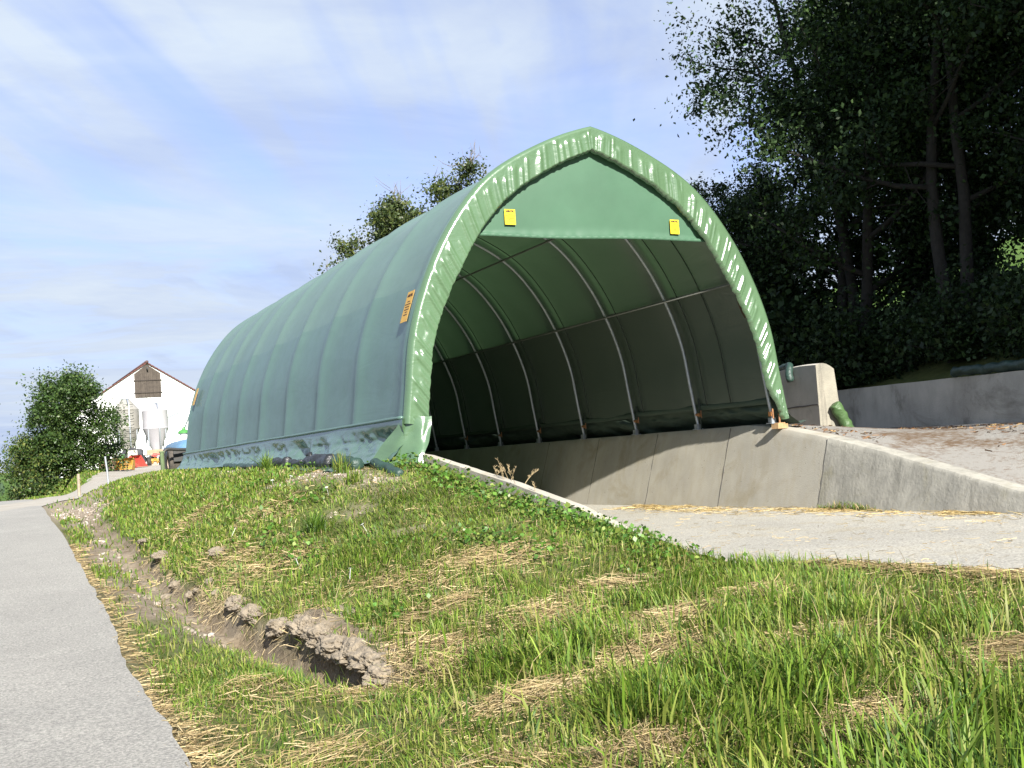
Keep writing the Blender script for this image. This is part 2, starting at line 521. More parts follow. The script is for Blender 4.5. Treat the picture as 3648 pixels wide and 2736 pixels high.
def ground_mat():
    m = bpy.data.materials.new('ground')
    m.use_nodes = True
    t = NT(m.node_tree)
    t.t.nodes.clear()
    p = t.n('ShaderNodeBsdfPrincipled')
    co = t.n('ShaderNodeTexCoord').outputs['Object']
    a = t.n('ShaderNodeAttribute', attribute_name='mask')
    s = t.n('ShaderNodeSeparateColor')
    t.l(a.outputs['Color'], s.inputs[0])
    n1 = t.noise(co, 3.0, 6, 0.65)
    n2 = t.noise(co, 22.0, 5, 0.6)
    n3 = t.noise(co, 0.35, 4, 0.6)
    green = t.mix(t.ramp(n1, 0.35, 0.65), (0.055, 0.078, 0.018, 1), (0.105, 0.120, 0.030, 1))
    green = t.mix(t.math('MULTIPLY', t.ramp(n2, 0.45, 0.7), 0.45), green, (0.16, 0.125, 0.065, 1))
    meadow = t.mix(t.ramp(n3, 0.3, 0.7), (0.062, 0.125, 0.018, 1), (0.090, 0.155, 0.028, 1))
    col = t.mix(s.outputs[2], green, meadow)
    soil = t.mix(t.ramp(n2, 0.3, 0.7), (0.085, 0.064, 0.040, 1), (0.225, 0.180, 0.122, 1))
    soil = t.mix(t.ramp(n1, 0.45, 0.65), soil, (0.235, 0.195, 0.140, 1))
    col = t.mix(s.outputs[0], col, soil)
    vo = t.n('ShaderNodeTexVoronoi')
    t.l(co, vo.inputs['Vector'])
    vo.inputs['Scale'].default_value = 26
    gcol = t.mix(vo.outputs['Distance'], (0.33, 0.28, 0.215, 1), (0.17, 0.135, 0.095, 1))
    col = t.mix(s.outputs[1], col, gcol)
    lf = t.math('ADD', t.math('MULTIPLY', t.noise(co, 9.0, 6, 0.7), 0.5), t.math('MULTIPLY', t.noise(co, 0.55, 4, 0.6), 0.6))
    litter = t.mix(t.ramp(lf, 0.50, 0.63), (0.245, 0.235, 0.212, 1), (0.12, 0.08, 0.048, 1))
    col = t.mix(a.outputs['Alpha'], col, litter)
    t.l(col, p.inputs['Base Color'])
    p.inputs['Roughness'].default_value = 0.95
    p.inputs['Specular IOR Level'].default_value = 0.2
    b = t.n('ShaderNodeBump')
    b.inputs['Strength'].default_value = 0.8
    b.inputs['Distance'].default_value = 0.03
    t.l(t.noise(co, 30, 6, 0.7), b.inputs['Height'])
    t.l(b.outputs[0], p.inputs['Normal'])
    o = t.n('ShaderNodeOutputMaterial')
    t.l(p.outputs[0], o.inputs[0])
    return m


M['ground'] = ground_mat()

# ------------------------------------------------------------------ terrain
XC, YP, ZB = 10.29, 16.5, 1.845            # tent axis, portal plane, height of the arch feet


def ss(a, b, x):
    t = np.clip((x - a) / (b - a), 0, 1)
    return t * t * (3 - 2 * t)


def vnoise(x, y, s, seed=0):
    """smooth value noise in [-1,1]"""
    x = np.asarray(x, float) * s + seed * 17.13
    y = np.asarray(y, float) * s + seed * 5.77
    xi, yi = np.floor(x), np.floor(y)
    fx, fy = x - xi, y - yi
    fx = fx * fx * (3 - 2 * fx)
    fy = fy * fy * (3 - 2 * fy)

    def h(a, b):
        v = np.sin(a * 127.1 + b * 311.7 + seed * 74.7) * 43758.5453
        return (v - np.floor(v)) * 2 - 1
    return ((h(xi, yi) * (1 - fx) + h(xi + 1, yi) * fx) * (1 - fy) + (h(xi, yi + 1) * (1 - fx) + h(xi + 1, yi + 1) * fx) * fy)


def fbm(x, y, s, o=4, seed=0):
    v, a, t = 0, 1.0, 0
    for k in range(o):
        v = v + a * vnoise(x, y, s * 2 ** k, seed + k)
        t += a
        a *= 0.5
    return v / t


def I(y, pts):
    p = np.array(pts, float)
    return np.interp(y, p[:, 0], p[:, 1])


def z_road(y):
    return I(y, [(-60, -1.5), (-10, -0.15), (4, 0), (9, 0.02), (14, 0.16), (20, 0.42), (26, 0.66), (34, 0.88), (42, 1.0), (48, 1.05),
                 (53, 1.03), (60, 0.8), (75, 0.0), (110, -3), (200, -12), (400, -26)])


def x_edge(y):
    return I(y, [(-60, 0.6), (0, 1.0), (6.5, 1.07), (10, 1.2), (14, 1.42), (25, 1.78), (38, 2.2), (50, 2.55), (57, 2.2), (70, 0.2), (100, -8), (200, -50)])


def x_ditch(y):
    return I(y, [(0, 3.0), (6.0, 2.8), (8.4, 2.62), (11.6, 2.36), (15, 2.28), (18.5, 2.34), (25, 2.62), (32, 2.95), (37, 3.2), (60, 4.5)]) + 0.10 * vnoise(np.asarray(y), 0 * np.asarray(y), 0.9, 3)


def d_ditch(y):
    return I(y, [(0, 0), (7.2, 0.0), (7.7, 0.16), (8.3, 0.36), (11.5, 0.32), (14, 0.20), (20, 0.12), (30, 0.07), (37, 0.0)])


def z_banktop(y):
    return I(y, [(-20, 0.1), (2, 0.16), (6, 0.2), (9, 0.30), (10, 0.45), (11, 0.62), (12, 0.80), (12.7, 0.90), (14, 1.12), (15, 1.34), (16, 1.5), (17.5, 1.57),
                 (22, 1.62), (27, 1.68), (34, 1.74), (37.5, 1.72), (41, 1.62), (46, 1.45), (60, 1.75), (76, 2.3), (90, 2.45), (200, 2.5)])


def w_top_right(y):
    return I(y, [(-30, 0.17), (9.2, 0.18), (9.8, 0.24), (11.27, 0.54), (12.54, 0.84), (13.98, 1.17), (15.18, 1.42), (16.4, 1.63), (17.1, 1.73), (17.63, 1.765), (60, 1.77)])


def w_top_left(y):
    return I(y, [(9.0, 0.18), (9.9, 0.36), (10.8, 0.52), (11.92, 0.86), (12.75, 1.03), (13.54, 1.19), (15.06, 1.45), (16.2, 1.65), (17.0, 1.73), (60, 1.75)])


def x_rear(y):
    return 21.04 + (np.asarray(y) - 16.7) * 0.234


def pit_left(y):
    return I(y, [(-20, 8.8), (0, 8.9), (4, 8.6), (6.5, 8.1), (7.8, 7.65), (9.2, 7.2), (12, 7.0), (17, 6.85), (60, 6.85)])


def H(x, y):
    x = np.asarray(x, float)
    y = np.asarray(y, float)
    zr, xe, xd, dd, zt = z_road(y), x_edge(y), x_ditch(y), d_ditch(y), z_banktop(y)
    # verge and ditch
    left = zr - 0.03 - 0.02 * np.clip(xe - 4.2 - x, 0, None)
    verge = zr - 0.02 + 0.05 * ss(xe, xe + 0.5, x)
    u = x - xd
    dip = -dd * np.where(u < 0, np.exp(-(u / 0.33) ** 2), np.exp(-(u / 0.15) ** 4)) * (1 + 0.35 * vnoise(x, y, 2.3, 12))
    lump_ = np.clip(0.55 + 0.75 * vnoise(x, y, 1.5, 9) + 0.45 * vnoise(x, y, 4.0, 10) + 0.25 * vnoise(x, y, 9.0, 11), 0, 1.6)
    lip = (0.10 * np.exp(-((u - 0.36) / 0.21) ** 4) * ss(7.9, 8.4, y) * (1 - ss(10.6, 11.4, y)) + 0.07 * np.exp(-((u - 0.40) / 0.22) ** 4) * ss(11, 12, y) * (1 - ss(18, 21, y)) * ss(0.1, 0.5, vnoise(x, y, 0.8, 14))) * lump_
    xb, xt = xd + 0.12, 5.75 + 0 * y
    t = np.clip((x - xb) / (xt - xb), 0, 1)
    prof = np.where(y > 8, 1 - (1 - t) ** 1.85, t)
    prof = prof * ss(0, 0.06, t) + 0.0
    bank = verge + (zt - verge) * prof
    z = np.where(x < xe, left, bank + dip + lip)
    bump = 0.035 * fbm(x, y, 0.9, 4, 2) + 0.012 * fbm(x, y, 5.0, 3, 5)
    bump = bump + 0.055 * fbm(x, y, 4.0, 3, 16) * np.exp(-(u / 0.55) ** 2) * ss(7.4, 8.2, y) * (1 - ss(34, 37, y))
    z = z + bump * ss(xe + 0.1, xe + 0.9, x) * (1 - 0.6 * ss(5.0, 5.8, x) * ss(14, 16, y))
    # right side: yard behind the wing wall, terrace, rear wall, hill
    zr_ = w_top_right(y) - 0.02
    yard = 1.40 + 0.012 * (y - 16.7)
    tt = ss(14.5, 18.5, x)
    zright = zr_ * (1 - tt) + np.maximum(yard, 0.6 + 0 * yard) * tt
    zright = zright + 0.02 * fbm(x, y, 1.3, 3, 11)
    d = x - x_rear(y)
    hill = yard + 1.10 * ss(0.05, 0.25, d) + 0.33 * np.clip(d - 0.3, 0, 18) + 0.24 * np.clip(d - 18.3, 0, 34) + 0.05 * np.clip(d - 52.3, 0, 200)
    hill = hill + 0.35 * fbm(x, y, 0.12, 3, 21) * ss(1, 8, d)
    zright = np.where(d > 0.05, hill, zright)
    # behind the tent the ground runs level to the yard of the barn
    back = zt + 0.0 * x
    right_w = ss(12.5, 12.9, x)
    z2 = z * (1 - right_w) + zright * right_w
    wb = ss(36.5, 39.0, y)
    z3 = z * (1 - ss(14.2, 26, x)) + np.maximum(z, zright) * ss(14.2, 26, x)
    z = z2 * (1 - wb) + z3 * wb
    # the drive climbs from the road: soften the bank there
    z = z + 0.55 * np.exp(-((x - 4.9) / 2.3) ** 2 - ((y - 64.5) / 5.5) ** 2)
    # pit
    pl = np.where(y < 9.2, pit_left(y), 6.60 + 0.32 * (1.75 - w_top_left(y)))
    pr = 14.20 - 0.32 * (1.765 - w_top_right(y))
    inpit = ss(-0.08, 0.08, x - pl) * (1 - ss(pr - 0.06, pr + 0.06, x)) * (1 - ss(36.6, 36.8, y))
    front = (y < 9.2)
    floor = np.where(front, 0.10, 0.02)
    z = z * (1 - inpit) + floor * inpit
    # valley beyond the crest
    far = ss(95, 420, np.hypot(x - 5, y - 30) + 0.0 * x) * (1 - ss(15, 45, x) * 0.75)
    z = z - far * 26 * (1 - ss(20, 60, x))
    west = ss(56, 90, y) * (1 - ss(1, 8, x))
    z = z - west * 7.0
    return z


def axis(*spec):
    out = [spec[0][0]]
    for a, b, st in spec:
        n = max(1, int(round((b - a) / st)))
        out += list(a + (b - a) * (np.arange(n) + 1) / n)
    return np.array(out)


gx = axis((-1800, -200, 200), (-200, -40, 20), (-40, -5, 3.5), (-5, 0.8, 0.4), (0.8, 4.2, 0.055), (4.2, 6.4, 0.11), (6.4, 9.2, 0.05), (9.2, 13.4, 0.6), (13.4, 15.0, 0.05),
          (15, 20, 0.25), (20, 24, 0.12), (24, 34, 0.5), (34, 90, 2.5), (90, 300, 20), (300, 1800, 250))
gy = axis((-1800, -100, 170), (-100, -10, 9), (-10, 2, 1.0), (2, 13, 0.065), (13, 20, 0.11), (20, 38, 0.25), (38, 100, 1.0), (100, 300, 12), (300, 2400, 150))
GX, GY = np.meshgrid(gx, gy, indexing='ij')
GZ = H(GX, GY)


def masks(x, y):
    """soil, gravel, meadow, litter in 0..1"""
    xe, xd = x_edge(y), x_ditch(y)
    n = fbm(x, y, 1.6, 4, 31)
    soil = np.where(x < xd, np.exp(-((x - xd) / 0.40) ** 2), np.exp(-((x - xd) / 0.19) ** 4)) * ss(7.3, 8.0, y) * (1 - ss(33, 37, y))
    soil = np.clip(soil * 1.35 + 0.5 * np.clip(n, -1, 1) * soil, 0, 1)
    edge = np.exp(-((x - xe) / 0.16) ** 2) * 0.5
    left_soil = np.exp(-((x - xd + 0.5) / 0.34) ** 2) * (0.35 + 0.65 * ss(-0.15, 0.35, vnoise(x, y, 0.55, 41))) * ss(8.6, 10.5, y) * (1 - ss(38, 44, y))
    soil = np.maximum(soil, np.clip(left_soil * 1.2, 0, 1))
    lipm = np.exp(-((x - xd - 0.36) / 0.20) ** 4) * ss(7.9, 8.4, y) * (1 - ss(10.6, 11.4, y)) * ss(-0.5, 0.0, vnoise(x, y, 1.5, 9))
    soil = np.maximum(soil, lipm)
    soil = np.maximum(soil, edge)
    st_ = fbm(x * 0.9 + y * 0.15, y * 1.5 + x * 0.5, 1.0, 4, 37)
    g = np.exp(-((x - 5.25) / 0.42) ** 2) * ss(13.8, 15.0, y) * (1 - ss(24, 28, y)) * (0.65 + 1.1 * st_)
    g = np.maximum(g, ss(3.9, 4.6, x) * (1 - ss(5.6, 6.2, x)) * ss(11.4, 12.6, y) * (1 - ss(19, 21, y)) * ss(0.12, 0.42, st_))
    g = np.clip(g, 0, 1)
    pebb = np.exp(-((x - xd + 0.28) / 0.26) ** 2) * ss(9, 10.5, y) * (1 - ss(40, 44, y)) * 0.8
    g = np.maximum(g, np.clip(pebb * (0.6 + 1.4 * n), 0, 1))
    # loose gravel mouth of the drive
    xm = I(y, [(0, 2.4), (25, 2.75), (30, 3.25), (36, 4.1), (45, 5.2), (60, 7)])
    mouth = ss(26, 31, y) * (1 - ss(50, 56, y)) * ss(-0.2, 0.2, x - xe) * (1 - ss(-0.4, 0.35, x - xm + 0.5 * n))
    g = np.maximum(g, mouth * 0.95)
    meadow = np.maximum(ss(24, 27, x - 0 * y) * ss(2.0, 4.0, x - x_rear(y)), ss(40, 46, y))
    meadow = np.maximum(meadow, ss(5, 9, -x))
    litter = ss(0.0, 0.12, x - (14.24 - 0.32 * (1.765 - w_top_right(y)))) * ss(12.5, 13.0, x) * (1 - ss(0, 0.15, x - x_rear(y))) * ss(4, 6, y) * (1 - ss(40, 50, y))
    return soil, g, meadow, litter


ms = masks(GX, GY)
gcol = np.stack(ms, -1)
o = grid_mesh('ground', np.stack([GX, GY, GZ], -1), M['ground'], col=gcol, attr='mask')
tag(o, kind='structure')


def strip(name, xl, xr, ys, m, off, nx=6, zf=None):
    P = np.zeros((nx + 1, len(ys), 3))
    for i in range(nx + 1):
        x = xl + (xr - xl) * i / nx
        P[i, :, 0] = x
        P[i, :, 1] = ys
        P[i, :, 2] = (H(x, ys) if zf is None else zf(x, ys)) + off
    return grid_mesh(name, P, m)


ys = np.concatenate([np.arange(-40, 0, 4.0), np.arange(0, 20, 0.12), np.arange(20, 110, 1.5)])
wob = (0.035 * fbm(ys, ys * 0, 1.1, 4, 61) + 0.02 * vnoise(ys, ys * 0, 4.0, 62)) * ss(-1, 1, ys) * (1 - ss(30, 40, ys))
rd = strip('road', x_edge(ys) - 4.1, x_edge(ys) + wob, ys, M['asphalt'], 0.035, 10, lambda x, y: z_road(y) - 0.02)
tag(rd, kind='structure')


# the drive that leaves the road and climbs to the barn
def spline(pts, n):
    p = np.array(pts, float)
    t = np.linspace(0, len(p) - 1, n)
    i = np.clip(t.astype(int), 0, len(p) - 2)
    f = (t - i)[:, None]
    a, b, c, d = p[np.clip(i - 1, 0, None)], p[i], p[i + 1], p[np.clip(i + 2, None, len(p) - 1)]
    return 0.5 * (2 * b + (c - a) * f + (2 * a - 5 * b + 4 * c - d) * f ** 2 + (3 * b - a - 3 * c + d) * f ** 3)


ctr = spline([(-0.5, 36), (1.6, 41.5), (3.9, 46.5), (5.9, 52), (7.9, 60), (9.6, 68), (11.0, 76), (12.0, 83)], 90)
tg = np.gradient(ctr, axis=0)
tg /= np.linalg.norm(tg, axis=1)[:, None]
nr = np.stack([tg[:, 1], -tg[:, 0]], 1)
wd = np.interp(np.linspace(0, 1, 90), [0, 0.2, 0.5, 0.75, 1], [1.6, 1.7, 1.75, 1.9, 3.2])
P = np.zeros((9, 90, 3))
for i, k in enumerate(np.linspace(-1, 1, 9)):
    q = ctr + nr * (wd * k)[:, None]
    P[i, :, :2] = q
    P[i, :, 2] = H(q[:, 0], q[:, 1]) + 0.05 - 0.03 * abs(k) ** 6
tag(grid_mesh('driveway', P, M['gravelroad']), kind='structure')


def drive_mask(x, y):
    d = np.full(np.shape(x), 9.0)
    for k in range(0, 90, 3):
        d = np.minimum(d, np.hypot(x - ctr[k, 0], y - ctr[k, 1]) - wd[k])
    return d


# sunken floor and the pad in front of it
ys = np.concatenate([np.arange(-14, 9.2, 0.4), np.arange(9.2, 36.4, 0.6)])
ZF = 0.165
tag(strip('floor', pit_left(ys) + 0.05 * fbm(ys, ys * 0, 1.3, 3, 71), np.where(ys < 9.4, 13.75, 13.66), ys, M['pad'], 0, 8,
          lambda x, y: ZF + 0.012 * fbm(x, y, 0.4, 2, 8)), kind='structure')

# ------------------------------------------------------------------ far hills with their wood
hx = np.linspace(-900, 700, 120)
P = np.zeros((2 + 6, 120, 3))
for i, k in enumerate(np.linspace(0, 1, 8)):
    P[i, :, 0] = hx + 120 * k
    P[i, :, 1] = 760 + 420 * k
    P[i, :, 2] = -34 + (34 + 4 * np.sin(hx / 150.0) + 3 * np.sin(hx / 61.0 + 1)) * ss(0, 0.8, k)
tag(grid_mesh('hills', P, mat('far_hill', (0.04, 0.075, 0.03), 0.9, (0.055, 0.09, 0.03), 0.01)), kind='structure')
mb = MB()
for k in range(900):
    x, v = rng.uniform(-420, 330), rng.uniform(0.0, 0.8)
    hz = -34 + (34 + 4 * math.sin(x / 150.0) + 3 * math.sin(x / 61.0 + 1)) * float(ss(0, 0.8, v))
    hgt = rng.uniform(9, 16)
    rr = hgt * rng.uniform(0.2, 0.3)
    mb.lathe([(rr * 0.6, 0), (rr, hgt * 0.2), (rr * 0.7, hgt * 0.5), (rr * 0.3, hgt * 0.8), (0.05, hgt)], (x + 120 * v, 760 + 420 * v, hz - 1 - 4 * 0), 6)
tag(mb.build('forest', mat('far_conifers', (0.022, 0.045, 0.026), 0.95, (0.04, 0.07, 0.03), 0.05)), 'far dark wood on the hill beyond the crest of the road',
    'forest', kind='stuff')

# ------------------------------------------------------------------ the silo walls
TILT = 0.32


def wall_panels(root, side, x_top, topf, cuts, mats, thick=0.36):
    """side +1: face looks to -x ; each panel is one part, with an open joint between neighbours"""
    for k in range(len(cuts) - 1):
        y0, y1 = cuts[k] + 0.003, cuts[k + 1] - 0.003
        n = max(3, int((y1 - y0) / 0.12))
        yy = np.linspace(y0, y1, n)
        zt = topf(yy) + 0.008 * fbm(yy, yy * 0 + k, 3.0, 3, 81 + k)
        rows = []
        tz = np.linspace(0, 1, 15)
        zb = -0.05
        for a in tz:                                             # inner face, bottom to top
            z = zb + (zt - zb) * a
            dx = TILT * (zt.max() * 0 + topf(np.full_like(yy, 30.0)) - z)
            w = 0.006 * fbm(yy * 1.0 + 7 * k, z, 2.2, 4, 90)
            w = w + 0.010 * (1 - ss(0.0, 0.12, a)) * fbm(yy * 6, z * 6, 1, 2, 97)
            rows.append(np.stack([x_top + side * (-dx + w), yy, z], 1))
        zz = zt
        dxt = TILT * (topf(np.full_like(yy, 30.0)) - zz)
        chip = 0.012 + 0.014 * np.clip(fbm(yy, yy * 0, 2.6, 3, 83 + k), 0, 1)
        rows[-1][:, 2] -= chip
        rows.append(np.stack([x_top + side * (-dxt + chip), yy, zz], 1))
        rows.append(np.stack([x_top + side * (-dxt + thick), yy, zz + 0.004], 1))
        rows.append(np.stack([x_top + side * (-dxt + thick + 0.02), yy, zz - 0.35], 1))
        rows.append(np.stack([x_top + side * (-dxt + thick - TILT * (zz - zb)), yy, zz * 0 + zb], 1))
        P = np.stack(rows, 0)
        nu, nv = P.shape[:2]
        idx = np.arange(nu * nv).reshape(nu, nv)
        q = np.stack([idx[:-1, :-1], idx[1:, :-1], idx[1:, 1:], idx[:-1, 1:]], -1).reshape(-1, 4)
        mb = MB()
        mb.add(P.reshape(-1, 3), q.tolist())
        mb.f.append(tuple(idx[:, 0].tolist()))
        mb.f.append(tuple(idx[::-1, -1].tolist()))
        mb.build('wall_panel', mats(k), root, True, 30)


def joints(root, side, x_top, topf, cuts):
    for y in cuts:
        zt = float(topf(y)) - 0.03
        zz = np.linspace(0.0, zt, 16)
        x = x_top + side * (-TILT * (float(topf(30.0)) - zz) - 0.004) + side * 0.004 * vnoise(zz * 8, zz * 0 + y, 1.0, 5)
        P = np.stack([np.stack([x, np.full(16, y + e), zz], 1) for e in (-0.013, -0.005, 0.005, 0.013)], 0)
        P[:, :, 1] += 0.012 * vnoise(zz * 5, zz * 0 + y, 1.0, 7)[None]
        P[0, :, 0] += side * 0.012
        P[3, :, 0] += side * 0.012
        grid_mesh('joint', P, M['jointfill'], root)


M['jointfill'] = mat('dark_joint_filler', (0.05, 0.048, 0.044), 0.95, (0.09, 0.085, 0.075), 12, 0.4, 40)
rw = thing('retaining_wall', 'long slanted concrete silo wall whose end slopes down to the pad, right of the entrance', 'wall', (0, 0, 0), 0)
wall_panels(rw, 1, XC + 3.80, w_top_right, [9.5, 15.2, 18.1, 20.75, 23.3, 25.9, 28.5, 31.1, 33.7, 36.2],
            lambda k: M['concrete_rough'] if k == 0 else M['concrete'])
joints(rw, 1, XC + 3.80, w_top_right, [15.2, 18.1, 20.75, 23.3, 25.9])
lw = thing('retaining_wall', 'low concrete silo wall sloping down through the grass at the left of the entrance', 'wall', (0, 0, 0), 0)
wall_panels(lw, -1, XC - 3.60, w_top_left, [9.3, 12.1, 15.0, 17.6, 20.2, 22.8, 25.4, 28.0, 30.6, 33.2, 36.2], lambda k: M['concrete'], 0.17)

# thick wall stub beside the tent
ws = thing('wall_stub', 'thick grey end of a concrete wall standing close beside the tent, with a domed top', 'wall', (16.08, 17.65, 0))
ang = R(-14)                                         # direction of the long face
ax = np.array([math.cos(R(82)), math.sin(R(82)), 0])    # along the long face, away to the left-back
bx = np.array([math.cos(R(-8)), math.sin(R(-8)), 0])      # across the end face, to the right-back
nu = 22
rows = []
for i in range(nu):
    s = 6.0 * i / (nu - 1)
    top = 2.93 + 0.04 * math.sin(s * 2.0) - 0.02 * s
    row = []
    for a in np.linspace(0, 1, 10):
        z = 1.2 + (top - 1.2) * a
        row.append(np.array([0, 0, z]) + ax * s + bx * (-0.02 * (1 - a)))
    for a in np.linspace(0, 1, 6)[1:]:
        row.append(np.array([0, 0, top + 0.05 * math.sin(math.pi * a) - 0.10 * a * a]) + ax * s + bx * 0.44 * a)
    for a in np.linspace(1, 0, 8)[1:]:
        z = 1.2 + (top - 0.10 - 1.2) * a
        row.append(np.array([0, 0, z]) + ax * s + bx * (0.44 + 0.12 * (1 - a)))
    rows.append(row)
P = np.array(rows)
n0, n1 = P.shape[:2]
idx = np.arange(n0 * n1).reshape(n0, n1)
q = np.stack([idx[:-1, :-1], idx[1:, :-1], idx[1:, 1:], idx[:-1, 1:]], -1).reshape(-1, 4)
mb = MB().add(P.reshape(-1, 3), q.tolist())
mb.build('wall_face', M['concrete_dark'], ws, True, 35)
# the end of the stub: a face of its own, lighter at the bottom
mb = MB()
E0 = P[0]
jag = [E0[k] + ax * (-0.004) for k in range(n1)]
mb.add(np.array(jag), [tuple(range(n1))])
mb.build('end_face', mat('stained_pale_concrete', (0.26, 0.24, 0.19), 0.95, (0.19, 0.18, 0.145), 3, 0.6, 30, streak=((0.05, 0.045, 0.04), 0.9)), ws)
mb = MB()
jz = lambda s: 2.10 + 0.006 * math.sin(9 * s) - 0.015 * s
pts = [np.array([0, 0, jz(s)]) + ax * s - bx * 0.008 for s in np.linspace(0.0, 5.8, 30)]
mb.tube(np.array(pts), 0.014 + 0.006 * rng.random(30), 5)
mb.build('joint_seam', mat('dark_joint', (0.09, 0.085, 0.08), 0.95, (0.14, 0.13, 0.12), 20, 0.5, 60), ws)

# rear wall under the trees
rwll = thing('yard_wall', 'long dark weathered concrete wall in the shade under the trees', 'wall')
yy = np.linspace(-6, 27.5, 120)
rows = []
zb = 1.40 + 0.012 * (yy - 16.7)
top = zb + 1.14 + 0.02 * fbm(yy, yy * 0, 0.8, 4, 5)
for a in np.linspace(0, 1, 10):
    rows.append(np.stack([x_rear(yy) - 0.03 - 0.05 * (1 - a) + 0.006 * fbm(yy, yy * 0 + a * 3, 1.5, 3, 7), yy, zb - 0.15 + (top - zb + 0.15) * a], 1))
rows.append(np.stack([x_rear(yy) + 0.32, yy, top + 0.01], 1))
rows.append(np.stack([x_rear(yy) + 0.34, yy, top - 0.8], 1))
wf = grid_mesh('wall_face', np.stack(rows, 0), M['concrete_dark'], rwll, True)
wf.data.set_sharp_from_angle(angle=R(35))

# ------------------------------------------------------------------ the arched tent
TH = np.linspace(0, math.pi / 2, 8)
RR = np.array([3.5841, 3.5531, 3.7071, 3.9069, 4.1743, 4.4698, 4.6861, 4.9521]) * 1.1


def rad_at(th):
    th = np.asarray(th, float)
    n = len(TH)
    h = TH[1] - TH[0]
    i = np.clip((th / h).astype(int), 0, n - 2)
    t = th / h - i
    ye = np.concatenate([[2 * RR[0] - RR[1] + 0.25], RR, [2 * RR[-1] - RR[-2]]])
    a, b, c, d = ye[i], ye[i + 1], ye[i + 2], ye[i + 3]
    return 0.5 * (2 * b + (-a + c) * t + (2 * a - 5 * b + 4 * c - d) * t * t + (-a + 3 * b - 3 * c + d) * t ** 3)


_th = np.linspace(0, math.pi / 2, 400)
_half = np.stack([-rad_at(_th) * np.cos(_th), rad_at(_th) * np.sin(_th)], 1)      # left foot to ridge
_all = np.concatenate([_half, (_half * np.array([-1, 1]))[::-1][1:]])
_seg = np.concatenate([[0], np.cumsum(np.linalg.norm(np.diff(_all, axis=0), axis=1))])
ARC = _seg[-1]
_tan = np.gradient(_all, axis=0)
_k = np.hanning(41)
_k /= _k.sum()
_pad = np.concatenate([np.repeat(_tan[:1], 20, 0), _tan, np.repeat(_tan[-1:], 20, 0)])
_tan = np.stack([np.convolve(_pad[:, j], _k, 'valid') for j in (0, 1)], 1)
_tan /= np.linalg.norm(_tan, axis=1)[:, None]


def arc(s, off=0.0):
    """point of the arch section at arclength s (0 left foot, ARC right foot), moved outwards by off"""
    s = np.asarray(s, float)
    p = np.stack([np.interp(s, _seg, _all[:, 0]), np.interp(s, _seg, _all[:, 1])], -1)
    t = np.stack([np.interp(s, _seg, _tan[:, 0]), np.interp(s, _seg, _tan[:, 1])], -1)
    nrm = np.stack([-t[..., 1], t[..., 0]], -1)
    return p + nrm * np.asarray(off)[..., None]


def arc3(s, y, off=0.0):
    p = arc(s, off)
    y = np.broadcast_to(y, p.shape[:-1])
    return np.stack([XC + p[..., 0], y, ZB + p[..., 1]], -1)


SEAM = float(np.interp(0.42, _half[:, 1], _seg[:400]))          # arclength where the side sheet ends
ARCH_Y = 16.80 + 2.42 * np.arange(9)
YEND = 36.25
tent = thing('arched_tent', 'long green arched tarpaulin tent open at the front, standing over the concrete silo', 'tent', (XC, YP, ZB))
INV = Matrix.Translation((-XC, -YP, -ZB))


def to_tent(o):
    o.matrix_parent_inverse = INV
    return o


# main sheet, sagging a little between the arches
yy = np.arange(16.62, YEND + 0.001, 0.11)
s_ = np.linspace(SEAM, ARC - SEAM, 150)
SS, YY = np.meshgrid(s_, yy, indexing='ij')
dmin = np.min(np.abs(YY[..., None] - ARCH_Y), axis=-1)
sag = 0.115 * (1 - np.exp(-(dmin / 0.30) ** 1.3)) * (0.65 + 0.35 * np.sin(np.pi * SS / ARC)) * 1.0
wr = 0.012 * fbm(SS * 0.9 + YY * 0.35, YY * 0.6 - SS * 0.2, 1.1, 4, 12) * (dmin / 1.2)
wr += 0.010 * np.clip(np.sin((YY - 16.6) * 2.2 + SS * 3.0 + 2 * vnoise(SS, YY, 0.7, 4)), 0, 1) * np.exp(-((YY - 17.3) / 0.8) ** 2)
low_ = SS < 2.6 + 0.05
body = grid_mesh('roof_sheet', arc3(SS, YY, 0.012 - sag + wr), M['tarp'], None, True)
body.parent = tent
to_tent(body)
# lower side sheets, welded on under the level of the purlin (two of them)
S_W = float(np.interp(2.78, _half[:, 1], _seg[:400]))
for side in (0, 1):
    sl = np.linspace(SEAM - 0.02, S_W, 60)
    sl = sl if side == 0 else (ARC - sl)[::-1]
    yl = np.arange(16.66, YEND - 0.02, 0.11)
    SL, YL = np.meshgrid(sl, yl, indexing='ij')
    dm = np.min(np.abs(YL[..., None] - ARCH_Y), axis=-1)
    sg = 0.115 * (1 - np.exp(-(dm / 0.30) ** 1.3)) * (0.65 + 0.35 * np.sin(np.pi * SL / ARC))
    w2 = 0.012 * fbm(SL * 0.9 + YL * 0.35, YL * 0.6 - SL * 0.2, 1.1, 4, 12) * (dm / 1.2)
    w2 += 0.010 * np.clip(np.sin((YL - 16.6) * 2.2 + SL * 3.0 + 2 * vnoise(SL, YL, 0.7, 4)), 0, 1) * np.exp(-((YL - 17.3) / 0.8) ** 2)
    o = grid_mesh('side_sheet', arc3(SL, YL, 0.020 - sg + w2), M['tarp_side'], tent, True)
    to_tent(o)

